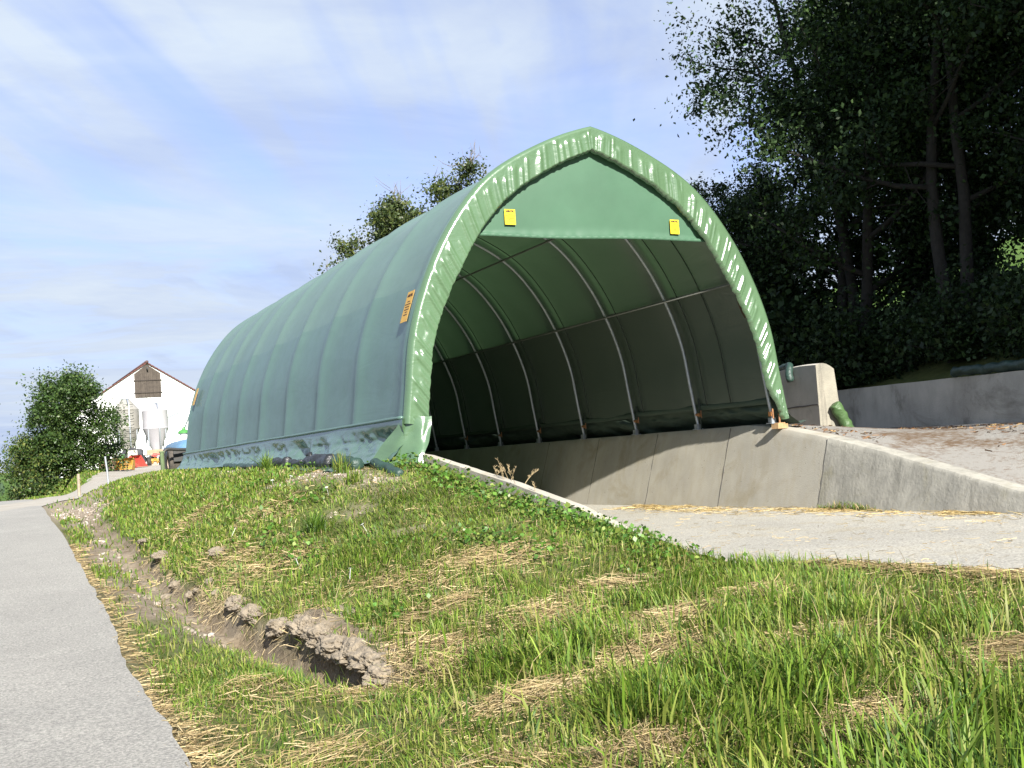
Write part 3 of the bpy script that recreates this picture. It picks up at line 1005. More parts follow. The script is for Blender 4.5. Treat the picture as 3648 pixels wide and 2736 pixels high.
# front hem: a gathered strip drawn round the first arch
ns, ntr = 1700, 26
sv = np.linspace(0.34, ARC, ns)
tv = np.linspace(0, 1, ntr)
hv = arc(sv)[:, 1]
xv = arc(sv)[:, 0]
width = np.interp(hv, [0, 0.25, 0.7, 1.6, 3.2, 4.6, 5.45], [0.10, 0.17, 0.30, 0.37, 0.50, 0.50, 0.42])
width = np.where(xv < 0, np.interp(hv, [0, 0.4, 0.7, 1.6, 3.2, 4.6, 5.45], [0.36, 0.36, 0.36, 0.37, 0.50, 0.50, 0.42]), width)


def ridges(s, freq, seed, sharp):
    a = vnoise(s, s * 0, freq, seed)
    return (1 - np.abs(a)) ** sharp


SV, TV = np.meshgrid(sv, tv, indexing='ij')
lean = np.where(xv < 0, 0.34, -0.38)[:, None] * (np.clip(np.abs(xv), 0, 2.0) / 2.0)[:, None]
q = SV + lean * TV
grow = ss(0.02, 0.45, TV)
fold = 0.030 * ridges(q, 1.6, 3, 1.2) * TV + 0.006 * ridges(q, 22.0, 6, 1.4) * TV ** 2
pr_ = np.random.default_rng(5)
qk = 0.34
while qk < ARC + 0.2:                                   # single pleats, each with its own length
    wk, ak, t0 = pr_.uniform(0.022, 0.060), pr_.uniform(0.012, 0.034), pr_.uniform(0.03, 0.55) ** 1.3
    ak = min(ak, wk * 0.62)
    i0, i1 = np.searchsorted(sv, [qk - 0.8, qk + 0.8])
    fold[i0:i1] += ak * ss(t0, t0 + 0.22, TV[i0:i1]) * np.exp(-((q[i0:i1] - qk) / wk) ** 2)
    qk += pr_.choice([0.055, 0.08, 0.12, 0.17, 0.24])
gather = 0.018 * vnoise(q, q * 0, 18.0, 15) * TV ** 5
offs = -width[:, None] * TV + gather * 0.7
yh = 16.46 - fold + 0.035 * TV
# roll over the outer edge, tuck the inner edge back
yh = np.where(TV < 0.06, 16.62 - 0.16 * np.sin(TV / 0.06 * math.pi / 2), yh)
offs = np.where(TV < 0.06, 0.03 - 0.03 * (TV / 0.06), offs)
tuck = TV > 0.97
yh = np.where(tuck, yh + 0.10, yh)
offs = np.where(tuck, offs - 0.012, offs)
P = arc3(SV, yh, offs)
hem = grid_mesh('front_hem', P, M['hem'], tent, True)
to_tent(hem)

# loose lower corner of the hem on the left, hanging to the ground
na, nb = 40, 26
A, B = np.meshgrid(np.linspace(0, 1, na), np.linspace(0, 1, nb), indexing='ij')      # A down, B inner to outer/back
hA = 0.44 - 0.80 * A
xin = -3.50 - 0.30 * A ** 1.3
xout = -3.92 - 0.52 * A ** 1.2
xx = xin + (xout - xin) * B
yy_ = 16.385 + 0.26 * B ** 3.0 - 0.25 * A * (1 - B) + 0.55 * A * B
yy_ = yy_ + 0.05 * np.sin(B * 13 + A * 2.5) * A + 0.02 * vnoise(B, A, 5, 3)
xx = xx + 0.03 * vnoise(B, A, 4.0, 9) * A
hh = hA + 0.02 * vnoise(B, A, 3.0, 6) - 0.10 * B * 0 * A
o = grid_mesh('hem_corner', np.stack([XC + xx, yy_, ZB + hh], -1), M['hem'], tent, True)
to_tent(o)

# skirts: slack sheet from the side seam to the ground
for side in (-1, 1):
    ny, nh = 420, 30
    yv = np.linspace(16.55, YEND - 0.05, ny)
    tvv = np.linspace(0, 1, nh)
    Y, T = np.meshgrid(yv, tvv, indexing='ij')
    top_x, top_h = 3.92, 0.44
    gz = (H(XC - 4.5 + 0 * yv, yv) if side < 0 else 0 * yv + 1.72)[:, None] - ZB + 0.01
    hgt = top_h + (gz - top_h) * np.clip(T / 0.82, 0, 1) ** 0.9
    bell = np.interp(T, [0, 0.10, 0.35, 0.55, 0.82, 1.0], [0.02, 0.04, 0.05, 0.15, 0.38, 0.58])
    f1 = vnoise(Y + T * 1.1, T * 0, 0.9, 5)
    f2 = vnoise(Y + T * 1.6, T * 0, 2.6, 7)
    belly = bell + (0.13 * f1 * ss(0.08, 0.6, T) + 0.075 * f2 * ss(0.06, 0.4, T) + 0.03 * vnoise(Y + T * 0.8, T * 2, 6.0, 31) * ss(0.05, 0.4, T)) * (1 - 0.5 * ss(0.8, 1, T))
    belly = belly + 0.05 * np.clip(vnoise(Y, T * 0, 0.35, 22), 0, 1) * np.exp(-((T - 0.35) / 0.2) ** 2) * -1.5
    lie = ss(0.80, 1.0, T)
    hgt = hgt + lie * (0.02 + 0.025 * (1 + vnoise(Y, T, 4.0, 2)))
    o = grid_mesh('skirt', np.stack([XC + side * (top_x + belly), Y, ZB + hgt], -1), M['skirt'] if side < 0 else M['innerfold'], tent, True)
    to_tent(o)
    mb = MB()
    yv2 = np.linspace(16.6, YEND - 0.05, 120)
    pts = np.stack([XC + side * (3.935 + 0.012 * fbm(yv2, 0 * yv2, 0.8, 3, 1)), yv2, ZB + 0.44 + 0.012 * fbm(yv2, 0 * yv2, 0.5, 3, 4)], 1)
    mb.tube(pts, 0.032, 10)
    to_tent(mb.build('seam_tube', M['tarp_side'], tent, True))

# gable flap over the entrance, the closed back
xf = np.linspace(-2.62, 2.62, 110)
_hx = _half[:, 0]
hf = np.interp(-np.abs(xf), _hx[250:], _half[250:, 1])
P = np.zeros((110, 40, 3))
for j, a in enumerate(np.linspace(0, 1, 40)):
    bot = 3.47 + 0.012 * np.sin(xf * 1.9)
    hz = bot + (hf - 0.12 - bot) * a
    puck = 0.012 * vnoise(xf, xf * 0, 9.0, 3) * math.exp(-(a / 0.07) ** 2) + 0.03 * math.sin(math.pi * a) * (1 - (xf / 2.7) ** 2)
    lipf = 0.03 * math.exp(-((a - 0.0) / 0.05) ** 2)
    P[:, j] = np.stack([XC + xf, 16.66 - puck - lipf, ZB + hz], 1)
to_tent(grid_mesh('gable_flap', P, M['flap'], tent, True))
ph = np.linspace(-math.pi / 2, math.pi / 2, 9)
P = np.zeros((110, 9, 3))
for j in range(9):
    P[:, j] = np.stack([XC + xf, 16.645 - 0.03 - 0.016 * np.cos(ph[j]) - 0.006 * np.sin(xf * 40), ZB + 3.47 + 0.03 * math.sin(ph[j]) + 0.012 * np.sin(xf * 1.9)], 1)
to_tent(grid_mesh('flap_edge', P, M['flap'], tent, True))
xb = np.linspace(-3.93, 3.93, 60)
hb = np.interp(-np.abs(xb), _hx, _half[:, 1])
P = np.zeros((60, 20, 3))
for j, a in enumerate(np.linspace(0, 1, 20)):
    P[:, j] = np.stack([XC + xb, YEND - 0.06 + 0.06 * np.sin(xb * 2) * a * (1 - a), ZB - 0.3 + (hb + 0.3 - 0.02) * a], 1)
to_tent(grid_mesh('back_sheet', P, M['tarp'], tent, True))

# steel arches, purlins, ropes, tension gear
for i, ya in enumerate(ARCH_Y):
    mb = MB()
    s2 = np.linspace(0, ARC, 90)
    p = arc3(s2, ya, -0.13)
    lo = p[0].copy(); lo[2] = ZB - 0.09; lo[0] += 0.02
    hi = p[-1].copy(); hi[2] = ZB - 0.09; hi[0] -= 0.02
    mb.tube(np.vstack([lo, p, hi]), 0.034, 8)
    a = mb.build('arch_pipe', M['galv'], tent, True)
    to_tent(a)
    for e in (lo, hi):
        m2 = MB()
        m2.box((e[0], e[1], ZB - 0.075), (0.16, 0.16, 0.02))
        m2.box((e[0], e[1], ZB - 0.02), (0.105, 0.105, 0.11))
        f = m2.build('foot_plate', M['galv'], a)
        f.matrix_parent_inverse = Matrix.Identity(4)
    if i < 8:
        mb = MB()
        mb.tube(arc3(np.linspace(SEAM, ARC - SEAM, 80), ya - 0.42 + 0.0 if i else ya + 1.2, -0.105), 0.011, 5)
        to_tent(mb.build('binding_rope', M['rope'], tent, True))
for s0 in (np.interp(2.75, _half[:, 1], _seg[:400]), np.interp(4.60, _half[:, 1], _seg[:400])):
    for s1 in (s0, ARC - s0):
        p0 = arc3(np.array([s1]), 0, -0.19)[0]
        mb = MB().tube([(p0[0], 16.75, p0[2]), (p0[0], YEND - 0.1, p0[2])], 0.024, 8)
        to_tent(mb.build('purlin', M['dullpipe'], tent, True))
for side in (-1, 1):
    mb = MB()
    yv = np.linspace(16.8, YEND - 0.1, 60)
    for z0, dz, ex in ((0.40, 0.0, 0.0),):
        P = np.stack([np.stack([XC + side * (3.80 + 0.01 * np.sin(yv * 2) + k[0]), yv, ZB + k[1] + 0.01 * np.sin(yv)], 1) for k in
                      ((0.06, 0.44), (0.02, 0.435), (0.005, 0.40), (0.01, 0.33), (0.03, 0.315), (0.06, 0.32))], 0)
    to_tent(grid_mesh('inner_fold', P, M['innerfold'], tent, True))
for ya in ARCH_Y[1:7]:
    e = arc3(np.array([ARC - 0.28]), ya, -0.13)[0]
    mb = MB()
    mb.box((e[0] - 0.02, ya - 0.16, e[2] - 0.03), (0.045, 0.06, 0.07))
    mb.tube([(e[0] - 0.02, ya - 0.22, e[2] - 0.09), (e[0] - 0.02, ya - 0.22, e[2] + 0.06)], 0.011, 6)
    mb.tube([(e[0] - 0.02, ya - 0.05, e[2] - 0.02), (e[0] - 0.02, ya - 0.16, e[2] - 0.02)], 0.03, 8)
    rt = to_tent(mb.build('ratchet', M['orange'], tent))
    m2 = MB()
    m2.tube([(e[0] + 0.03, ya - 0.12, e[2] + 0.02), (e[0] + 0.06, ya - 0.06, e[2] + 0.32)], 0.018, 6)
    m2.tube([(e[0] + 0.0, ya - 0.15, e[2] - 0.08), (e[0] + 0.02, ya - 0.13, ZB - 0.08)], 0.012, 6)
    m2.build('strap', M['rope'], rt)


# yellow plates with lettering
def text_mesh(body, size):
    cu = bpy.data.curves.new('lettering', 'FONT')
    cu.body = body
    cu.size = size
    cu.align_x = 'CENTER'
    cu.align_y = 'CENTER'
    cu.extrude = 0.0006
    cu.offset = 0.0028
    ob = bpy.data.objects.new('lettering', cu)
    COL.objects.link(ob)
    bpy.context.view_layer.update()
    me = bpy.data.meshes.new_from_object(ob.evaluated_get(bpy.context.evaluated_depsgraph_get()))
    bpy.data.objects.remove(ob)
    bpy.data.curves.remove(cu)
    return me


letter_me = text_mesh('AGROTEL', 0.040)
letter_me.name = 'lettering'
letter_me.materials.append(M['ink'])


def plate(mx, w, h, m, letters=True, label=None):
    """mx: matrix with x along the width, y up the plate, z outwards"""
    mb = MB()
    mb.box((0, 0, 0.001), (w, h, 0.004))
    if letters:
        pass
    o = mb.build('info_plate', m, tent)
    o.matrix_parent_inverse = INV
    o.matrix_basis = mx
    if label:
        o['label'] = label
    if letters:
        t = bpy.data.objects.new('lettering', letter_me)
        link(t, o)
        t.location = (0, h * 0.36, 0.0045)
        t.scale = (w * 0.80 / 0.185, w * 0.95 / 0.185, 1)
        b = MB()
        b.box((-w * 0.40, -h * 0.43, 0.0044), (0.010, 0.008, 0.002))
        r2 = random.Random(3)
        for k, wdt in enumerate((0.34, 0.86, 0.60, 0.66, 0.30, 0.55)):
            x = -w * wdt / 2
            while x < w * wdt / 2:
                lw_ = r2.uniform(0.016, 0.034)
                b.box((x + lw_ / 2, h * (0.16 - 0.085 * k), 0.0044), (lw_, h * 0.030, 0.002))
                x += lw_ + 0.005
        b.box((w * 0.40, -h * 0.43, 0.0044), (0.012, 0.014, 0.002))
        bo = b.build('lettering', M['ink'], o)
        bo['kind'] = 'stuff'
    return o


def frame(origin, xdir, zdir):
    z = Vector(zdir).normalized()
    x = Vector(xdir)
    x = (x - z * x.dot(z)).normalized()
    y = z.cross(x)
    m = Matrix((x, y, z)).transposed().to_4x4()
    m.translation = origin
    return m


plate(frame((XC - 1.69, 16.608, ZB + 3.79), (1, 0, -0.01), (0, -1, 0)), 0.21, 0.27, M['yellow'])
plate(frame((XC + 1.74, 16.608, ZB + 3.70), (1, 0, -0.02), (0, -1, 0)), 0.20, 0.27, M['yellow'])


def on_arc(s, y, off):
    p = arc3(np.array([s]), y, off)[0]
    q0, q1 = arc3(np.array([s - 0.05]), y, off)[0], arc3(np.array([s + 0.05]), y, off)[0]
    up = (q1 - q0) / np.linalg.norm(q1 - q0)
    return p, up


sA = float(np.interp(2.30, _half[:, 1], _seg[:400]))
p, up = on_arc(sA, 17.02, 0.022)
plate(frame(p, (0, -1, 0), np.cross([0, -1, 0], up)), 0.30, 0.56, M['amber'], True, 'amber plate on the shaded side sheet')
p, up = on_arc(float(np.interp(2.2, _half[:, 1], _seg[:400])), 35.6, 0.03)
plate(frame(p, (0, -1, 0), np.cross([0, -1, 0], up)), 0.30, 0.56, M['amber'], False, 'far amber plate at the rear of the side sheet')
p, up = on_arc(ARC - sA, 17.0, -0.045)
plate(frame(p, (0, 1, 0), np.cross([0, 1, 0], up)), 0.34, 0.56, M['umber'], False, 'dark brown patch where an outside plate shows through, seen inside')

# timber blocks and tension gear under the right front foot, and on the left
for nm, c_, s3, lbl in (('timber_block', (14.05, 16.55, 1.70), (0.30, 0.16, 0.09), 'raw timber block under the right front foot of the tent'),
                        ('timber_board', (6.78, 16.9, 1.93), (0.05, 0.16, 0.34), 'short upright timber board behind the left front corner of the tent')):
    mb = MB().box((0, 0, 0), s3).box((0.02, 0.01, s3[2] * 0.62), (s3[0] * 0.7, s3[1] * 0.6, s3[2] * 0.3))
    o = mb.build(nm, M['timber'], None, loc=c_)
    o.rotation_euler = (0, 0, 0.2)
    tag(o, lbl, 'timber')
mb = MB()
mb.box((14.00, 16.72, 1.95), (0.06, 0.08, 0.09))
mb.tube([(14.0, 16.66, 1.86), (14.0, 16.66, 2.05)], 0.018, 6)
mb.tube([(14.1, 16.6, 1.74), (14.1, 16.6, 1.95)], 0.02, 6)
to_tent(mb.build('ratchet', M['orange'], tent))


# ------------------------------------------------------------------ rolled sheets
def roll(label, a, b, r_, m, droop=None, seed=1, squash=1.0, endfold=False):
    a, b = np.array(a, float), np.array(b, float)
    n = 44
    t = np.linspace(0, 1, n)
    c = a + (b - a) * t[:, None]
    c[:, 2] += 0.02 * vnoise(t * 6, t * 0, 1.0, seed)
    c[:, 0] += 0.03 * vnoise(t * 5, t * 0, 1.0, seed + 3)
    if droop is not None:
        c = np.vstack([c, spline([c[-1]] + [np.array(d, float) for d in droop], 10)[1:]])
    rad = r_ * (1 + 0.16 * vnoise(np.arange(len(c)) * 0.16, np.arange(len(c)) * 0, 1.0, seed + 5))
    rad[0] *= 0.75
    rad[-1] *= 0.75
    mb = MB()
    mb.tube(c, rad, 16)
    V = mb.v[0]
    V += 0.22 * r_ * np.stack([vnoise(V[:, 1] * 6, V[:, 2] * 9 + V[:, 0] * 3, 1.0, seed + k) + 0.5 * vnoise(V[:, 1] * 15, V[:, 2] * 20 + V[:, 0] * 9, 1.0, seed + k) for k in (1, 2, 3)], 1)
    mid = c.mean(0)
    V -= mid
    V[:, 2] *= squash
    if endfold:
        mb.tube(np.array([[0, -r_ * 1.6, r_ * 0.6], [0.02, -r_, r_ * 1.25], [0.0, 0, r_ * 1.15]]) + (b - mid) * 0.9, r_ * 0.35, 8)
    o = mb.build('rolled_tarpaulin', m, None, True, loc=mid)
    return tag(o, label, 'tarpaulin roll', 'rolled tarpaulins')


def gz(x, y, d=0.0):
    return float(H(x, y)) + d


roll('dark green roll of sheet at the front left corner of the tent', (5.74, 15.2, gz(5.7, 15.2, 0.03)), (5.74, 16.3, gz(5.7, 16.2, 0.07)), 0.078, M['roll'], seed=2)
roll('crumpled dark green roll between the corner roll and the black rolls', (5.48, 16.35, gz(5.5, 16.35, 0.09)), (5.58, 17.75, gz(5.55, 17.75, 0.11)), 0.11, M['roll'], seed=6)
roll('shiny black roll with a folded end in front of the tent skirt', (5.52, 17.85, gz(5.52, 17.85, 0.10)), (5.58, 19.5, gz(5.55, 19.5, 0.11)), 0.115, M['roll_black'], seed=9, endfold=True)
roll('slim black roll left of the shiny black one', (5.56, 19.7, gz(5.56, 19.7, 0.08)), (5.56, 20.6, gz(5.56, 20.6, 0.08)), 0.075, M['roll_black'], seed=12)
roll('thick black roll lying behind a tuft of grass', (5.55, 20.75, gz(5.55, 20.75, 0.10)), (5.56, 22.3, gz(5.56, 22.3, 0.10)), 0.115, M['roll_black'], seed=15)
roll('flattened dark roll farthest along the skirt', (5.56, 22.6, gz(5.56, 22.6, 0.07)), (5.58, 26.4, gz(5.58, 26.4, 0.07)), 0.085, M['roll'], seed=18, squash=0.8)
P = np.zeros((30, 6, 3))
for i, y in enumerate(np.linspace(16.6, 20.6, 30)):
    for j, x in enumerate(np.linspace(5.22, 5.62, 6)):
        P[i, j] = (x + 0.04 * math.sin(y * 4), y, gz(x, y, 0.025 + 0.02 * float(vnoise(x, y, 5, 3))))
o = grid_mesh('tarpaulin_sheet', P, M['skirt'])
tag(o, 'flat strip of green sheet lying on the gravel under the rolls', 'tarpaulin')
roll('green roll lying on top of the wall stub, one end hanging over its face', (16.62, 20.2, 2.96), (16.40, 18.85, 3.00), 0.075, M['roll'],
     droop=[(16.22, 18.60, 2.99), (16.09, 18.5, 2.84), (16.07, 18.46, 2.64)], seed=21)
roll('olive roll of sheet leaning upright against the end of the wall stub', (16.72, 17.40, 1.38), (16.36, 17.50, 2.10), 0.125, M['roll_light'], seed=24)
roll('dark roll lying on the near part of the yard wall', (21.1, 16.3, 2.68), (21.5, 18.9, 2.70), 0.12, M['roll'], seed=27)
roll('dark lumpy roll lying on the yard wall nearest the right edge', (20.55, 13.2, 2.66), (21.0, 15.9, 2.72), 0.14, M['roll'], seed=30)
roll('small green bundle on the wall stub behind the hem of the tent', (16.55, 20.3, 3.0), (16.60, 20.25, 3.16), 0.09, M['roll'], seed=33)

# ------------------------------------------------------------------ barn and yard far left
BY = 93.0
KB = BY / 86.5
bx0, bx1, apx, apz, eav = 6.4 * KB, 19.26 * KB, 12.83 * KB, 1.65 + 8.57 * KB, 1.65 + 4.40 * KB
barn = thing('barn', 'white rendered barn with a red tiled gable roof and a boarded hatch under the ridge', 'barn', (apx, BY, 2.4))
bz = 2.0
mb = MB()
yb = BY + 22
v = [(bx0, BY, bz), (bx1, BY, bz), (bx1, BY, eav), (apx, BY, apz), (bx0, BY, eav),
     (bx0, yb, bz), (bx1, yb, bz), (bx1, yb, eav), (apx, yb, apz), (bx0, yb, eav)]
mb.add(v, [(0, 1, 2, 3, 4), (9, 8, 7, 6, 5), (0, 4, 9, 5), (1, 6, 7, 2)])


def child(o, root):
    o.parent = root
    o.matrix_parent_inverse = Matrix.Translation(-Vector(root.location)) if root.rotation_euler.z == 0 else root.matrix_basis.inverted()
    return o


child(mb.build('wall', M['render']), barn)
roof = MB()
sl = (apz - eav) / (apx - bx0)
for sgn, xe_ in ((-1, bx0 - 0.5), (1, bx1 + 0.5)):
    nx_, ny_ = 40, 46
    for layer in (0,):
        n = 28
        for k in range(n):                                       # courses of tiles, each a small step
            a0, a1 = k / n, (k + 1.12) / n
            xa, xb2 = apx + (xe_ - apx) * a0, apx + (xe_ - apx) * min(a1, 1.0)
            za, zb2 = apz + 0.07 - sl * abs(xa - apx), apz + 0.07 - sl * abs(xb2 - apx)
            roof.add([(xa, BY - 0.16, za), (xb2, BY - 0.16, zb2 + 0.035), (xb2, yb + 0.3, zb2 + 0.035), (xa, yb + 0.3, za),
                      (xa, BY - 0.16, za - 0.09), (xb2, BY - 0.16, zb2 - 0.07), (xb2, yb + 0.3, zb2 - 0.10), (xa, yb + 0.3, za - 0.13)],
                     [(0, 1, 2, 3), (7, 6, 5, 4), (0, 4, 5, 1), (1, 5, 6, 2), (2, 6, 7, 3)])
rf = child(roof.build('roof', M['tile']), barn)
mb = MB().tube([(apx, BY - 0.2, apz + 0.10), (apx, yb + 0.3, apz + 0.10)], 0.13, 10)
rd_ = mb.build('ridge_cap', mat('dark_ridge_tile', (0.10, 0.05, 0.045), 0.8, (0.07, 0.04, 0.035), 4), rf, True)
rd_.matrix_parent_inverse = Matrix.Identity(4)
# hatch of vertical boards with two ledges
hroot = MB()
hx0, hx1, hz0 = 11.86 * KB, 13.80 * KB, 1.65 + 5.95 * KB
nb = 13
for k in range(nb):
    a, b = hx0 + (hx1 - hx0) * k / nb, hx0 + (hx1 - hx0) * (k + 1) / nb - 0.015
    def topz(x):
        return apz - 0.10 - abs(x - apx) * (sl + 0.07)
    yo = BY - 0.05 - 0.004 * (k % 2)
    hroot.add([(a, yo, hz0 + 0.03 * random.random()), (b, yo, hz0 + 0.03 * random.random()), (b, yo, topz(b)), (a, yo, topz(a)),
               (a, BY + 0.02, hz0), (b, BY + 0.02, hz0), (b, BY + 0.02, topz(b)), (a, BY + 0.02, topz(a))],
              [(0, 1, 2, 3), (0, 3, 7, 4), (1, 5, 6, 2), (0, 4, 5, 1)])
hroot.add([(hx0, BY - 0.012, hz0), (hx1, BY - 0.012, hz0), (hx1, BY - 0.012, topz(hx1)), (apx, BY - 0.012, topz(apx)), (hx0, BY - 0.012, topz(hx0))], [(0, 1, 2, 3, 4)])
hatch = child(hroot.build('hatch', M['oldwood']), barn)
for z in (1.65 + 6.33 * KB, 1.65 + 7.27 * KB):
    mb = MB().box((apx, BY - 0.085, z), (2.25, 0.05, 0.07))
    lo_ = mb.build('ledge', mat('dark_ledge', (0.05, 0.04, 0.033), 0.9, (0.035, 0.028, 0.024), 6), hatch)
    lo_.matrix_parent_inverse = Matrix.Identity(4)
mb = MB().box((apx, BY - 0.13, apz - 0.42), (0.14, 0.12, 0.20)).tube([(apx, BY - 0.16, apz - 0.48), (apx, BY - 0.32, apz - 0.56)], 0.06, 8)
lp = child(mb.build('yard_lamp', M['darksteel']), barn)
mb = MB().tube([(13.6, 84.5, 5.82), (17.2, 92.9, 7.1)], 0.06, 8)
child(mb.build('conveyor_pipe', M['galv'], None, True), barn)


def silo(name, label, c, prof, skin, rings, pipe):
    x, y = c
    root = thing(name, label, 'silo', (x, y, 2.4))
    child(MB().lathe(prof, (x, y, 0), 36).build('tank', skin, None, True, 28), root)
    mb = MB()
    for k in range(4):
        a = R(45 + 90 * k)
        px, py = x + 0.86 * math.cos(a), y + 0.86 * math.sin(a)
        m2 = MB().tube([(px, py, 2.2), (px, py, 5.3)], 0.05, 8).box((px, py, 2.42), (0.22, 0.22, 0.03))
        child(m2.build('leg', M['galv'], None, True, 40), root)
    m2 = MB().tube(pipe, 0.055, 8)
    child(m2.build('filling_pipe', M['galv'], None, True), root)
    if rings:
        for k in range(rings):
            z = 4.0 + 0.42 * k
            rr = float(np.interp(z, [p[1] for p in prof], [p[0] for p in prof]))
            a = np.linspace(R(200), R(340), 14)
            m3 = MB().tube(np.stack([x + 0.05 + 0.36 * np.cos(a), y - rr * 0.92 - 0.10 + 0.36 * np.sin(a), z + 0 * a], 1), 0.016, 5)
            child(m3.build('ladder_hoop', M['darksteel'], None, True), root)
    m4 = MB().lathe([(0.30, prof[-1][1] - 0.02), (0.32, prof[-1][1] + 0.05), (0.2, prof[-1][1] + 0.10)], (x, y, 0), 16)
    child(m4.build('lid', M['galv'], None, True, 30), root)
    return root


P1 = [(0.18, 2.95), (0.30, 3.45), (0.90, 5.15), (0.935, 5.2), (0.935, 5.27), (0.915, 5.3), (0.915, 6.55), (0.93, 6.6), (0.90, 6.65), (0.32, 7.36)]
P2 = [(0.18, 2.95), (0.32, 3.45), (0.89, 5.02), (0.925, 5.07), (0.925, 5.14), (0.905, 5.17), (0.905, 6.32), (0.92, 6.37), (0.89, 6.42), (0.30, 6.86)]
silo('feed_silo', 'weathered grey white feed silo with ladder hoops, left of the cleaner silo', (10.86, 84.3), P1, M['siloskin_old'], 8,
     [(10.95, 83.2, 2.5), (10.94, 83.25, 7.0), (10.92, 83.9, 7.42)])
silo('feed_silo', 'clean bright white feed silo standing nearest the green tent', (12.72, 83.2), P2, M['siloskin'], 0,
     [(12.86, 82.15, 3.1), (12.84, 82.2, 6.5), (12.80, 82.9, 6.92)])

# firewood, heap, block, buckets, implement, trailer
fw = thing('firewood_stack', 'low stack of split firewood under grey planks beside the bush', 'firewood', (8.5, 76.4, gz(8.5, 76.4)))
zb = gz(8.5, 76.4)
mb = MB()
for r_ in range(8):
    x = 7.85
    while x < 9.25:
        rr = random.uniform(0.035, 0.06)
        z = zb + 0.06 + r_ * 0.085 + random.uniform(-0.01, 0.01)
        mb.tube([(x, 76.0 + random.uniform(-.06, .06), z), (x + random.uniform(-.03, .03), 76.9, z)], rr, 6)
        x += rr * 2.0
child(mb.build('logs', M['log']), fw)['kind'] = 'stuff'
for k in range(3):
    mb = MB().box((8.4 + 0.1 * k, 76.3 + 0.22 * k, zb + 0.80 + 0.05 * k), (1.9, 0.2, 0.04), Matrix.Rotation(R(-4 + 3 * k), 3, 'Y'))
    child(mb.build('plank', M['greyplank']), fw)


def vnoise3(p, s, seed=0):
    p = np.asarray(p, float) * s + seed * np.array([7.3, 3.1, 5.7])
    i = np.floor(p)
    f = p - i
    f = f * f * (3 - 2 * f)
    out = 0
    for a in (0, 1):
        for b in (0, 1):
            for c in (0, 1):
                k = i + np.array([a, b, c])
                v = np.sin(k[:, 0] * 127.1 + k[:, 1] * 311.7 + k[:, 2] * 74.7 + seed) * 43758.5453
                v = (v - np.floor(v)) * 2 - 1
                w = (f[:, 0] if a else 1 - f[:, 0]) * (f[:, 1] if b else 1 - f[:, 1]) * (f[:, 2] if c else 1 - f[:, 2])
                out = out + v * w
    return out


def lump(name, label, cat, c, size, m, seed, flat=0.5, sub=4, parent=None, rough=0.35, group=None):
    bm = bmesh.new()
    bmesh.ops.create_icosphere(bm, subdivisions=sub, radius=1.0)
    V = np.array([v.co[:] for v in bm.verts])
    n = vnoise3(V, 1.3, seed) + 0.65 * vnoise3(V, 2.9, seed + 2) + 0.40 * vnoise3(V, 6.5, seed + 4) + 0.22 * vnoise3(V, 14.0, seed + 6)
    V2 = V * (1 + rough * n)[:, None]
    V2[:, 2] = np.where(V2[:, 2] < 0, V2[:, 2] * flat, V2[:, 2])
    V2 = V2 * np.array(size)
    for v_, p_ in zip(bm.verts, V2):
        v_.co = p_
    me = bpy.data.meshes.new(name)
    bm.to_mesh(me)
    bm.free()
    me.materials.append(m)
    o = bpy.data.objects.new(name, me)
    o.location = c
    link(o, parent)
    if label:
        tag(o, label, cat, group)
    return o


lump('covered_heap', 'dark sheeted heap behind the concrete block', 'heap', (10.35, 79.9, gz(10.35, 79.9) + 0.2), (0.95, 0.8, 1.15), M['darkheap'], 4)
mb = MB().box((0, 0, 0.55), (0.62, 0.7, 1.15)).box((0, 0, 1.135), (0.58, 0.66, 0.03))
tag(mb.build('concrete_block', M['concrete_dark'], None, loc=(10.25, 77.7, gz(10.25, 77.7))), 'upright pale concrete block between the firewood and the silos', 'block')
mb = MB().box((0, 0, 0.30), (0.42, 0.5, 0.6), taper=1.12).box((0, 0, 0.62), (0.50, 0.58, 0.05))
tag(mb.build('plastic_tub', M['whitepl'], None, loc=(7.32, 72.6, gz(7.32, 72.6))), 'pale plastic tub half hidden by the bush', 'tub')
mb = MB().box((0, 0, 0.25), (0.42, 0.4, 0.5), taper=0.9).box((0, 0, 0.53), (0.46, 0.44, 0.06))
tag(mb.build('plastic_crate', M['greenpaint'], None, loc=(9.42, 76.9, gz(9.42, 76.9) + 0.35)), 'small green crate on a pallet beside the firewood', 'crate')
mb = MB()
for k in range(3):
    mb.box((0, -0.28 + 0.28 * k, 0.30), (0.7, 0.12, 0.05)).box((-0.25 + 0.25 * k, 0, 0.14), (0.09, 0.7, 0.27))
tag(mb.build('pallet', M['greyplank'], None, loc=(9.42, 76.9, gz(9.42, 76.9))), 'small grey pallet carrying a green crate', 'pallet')


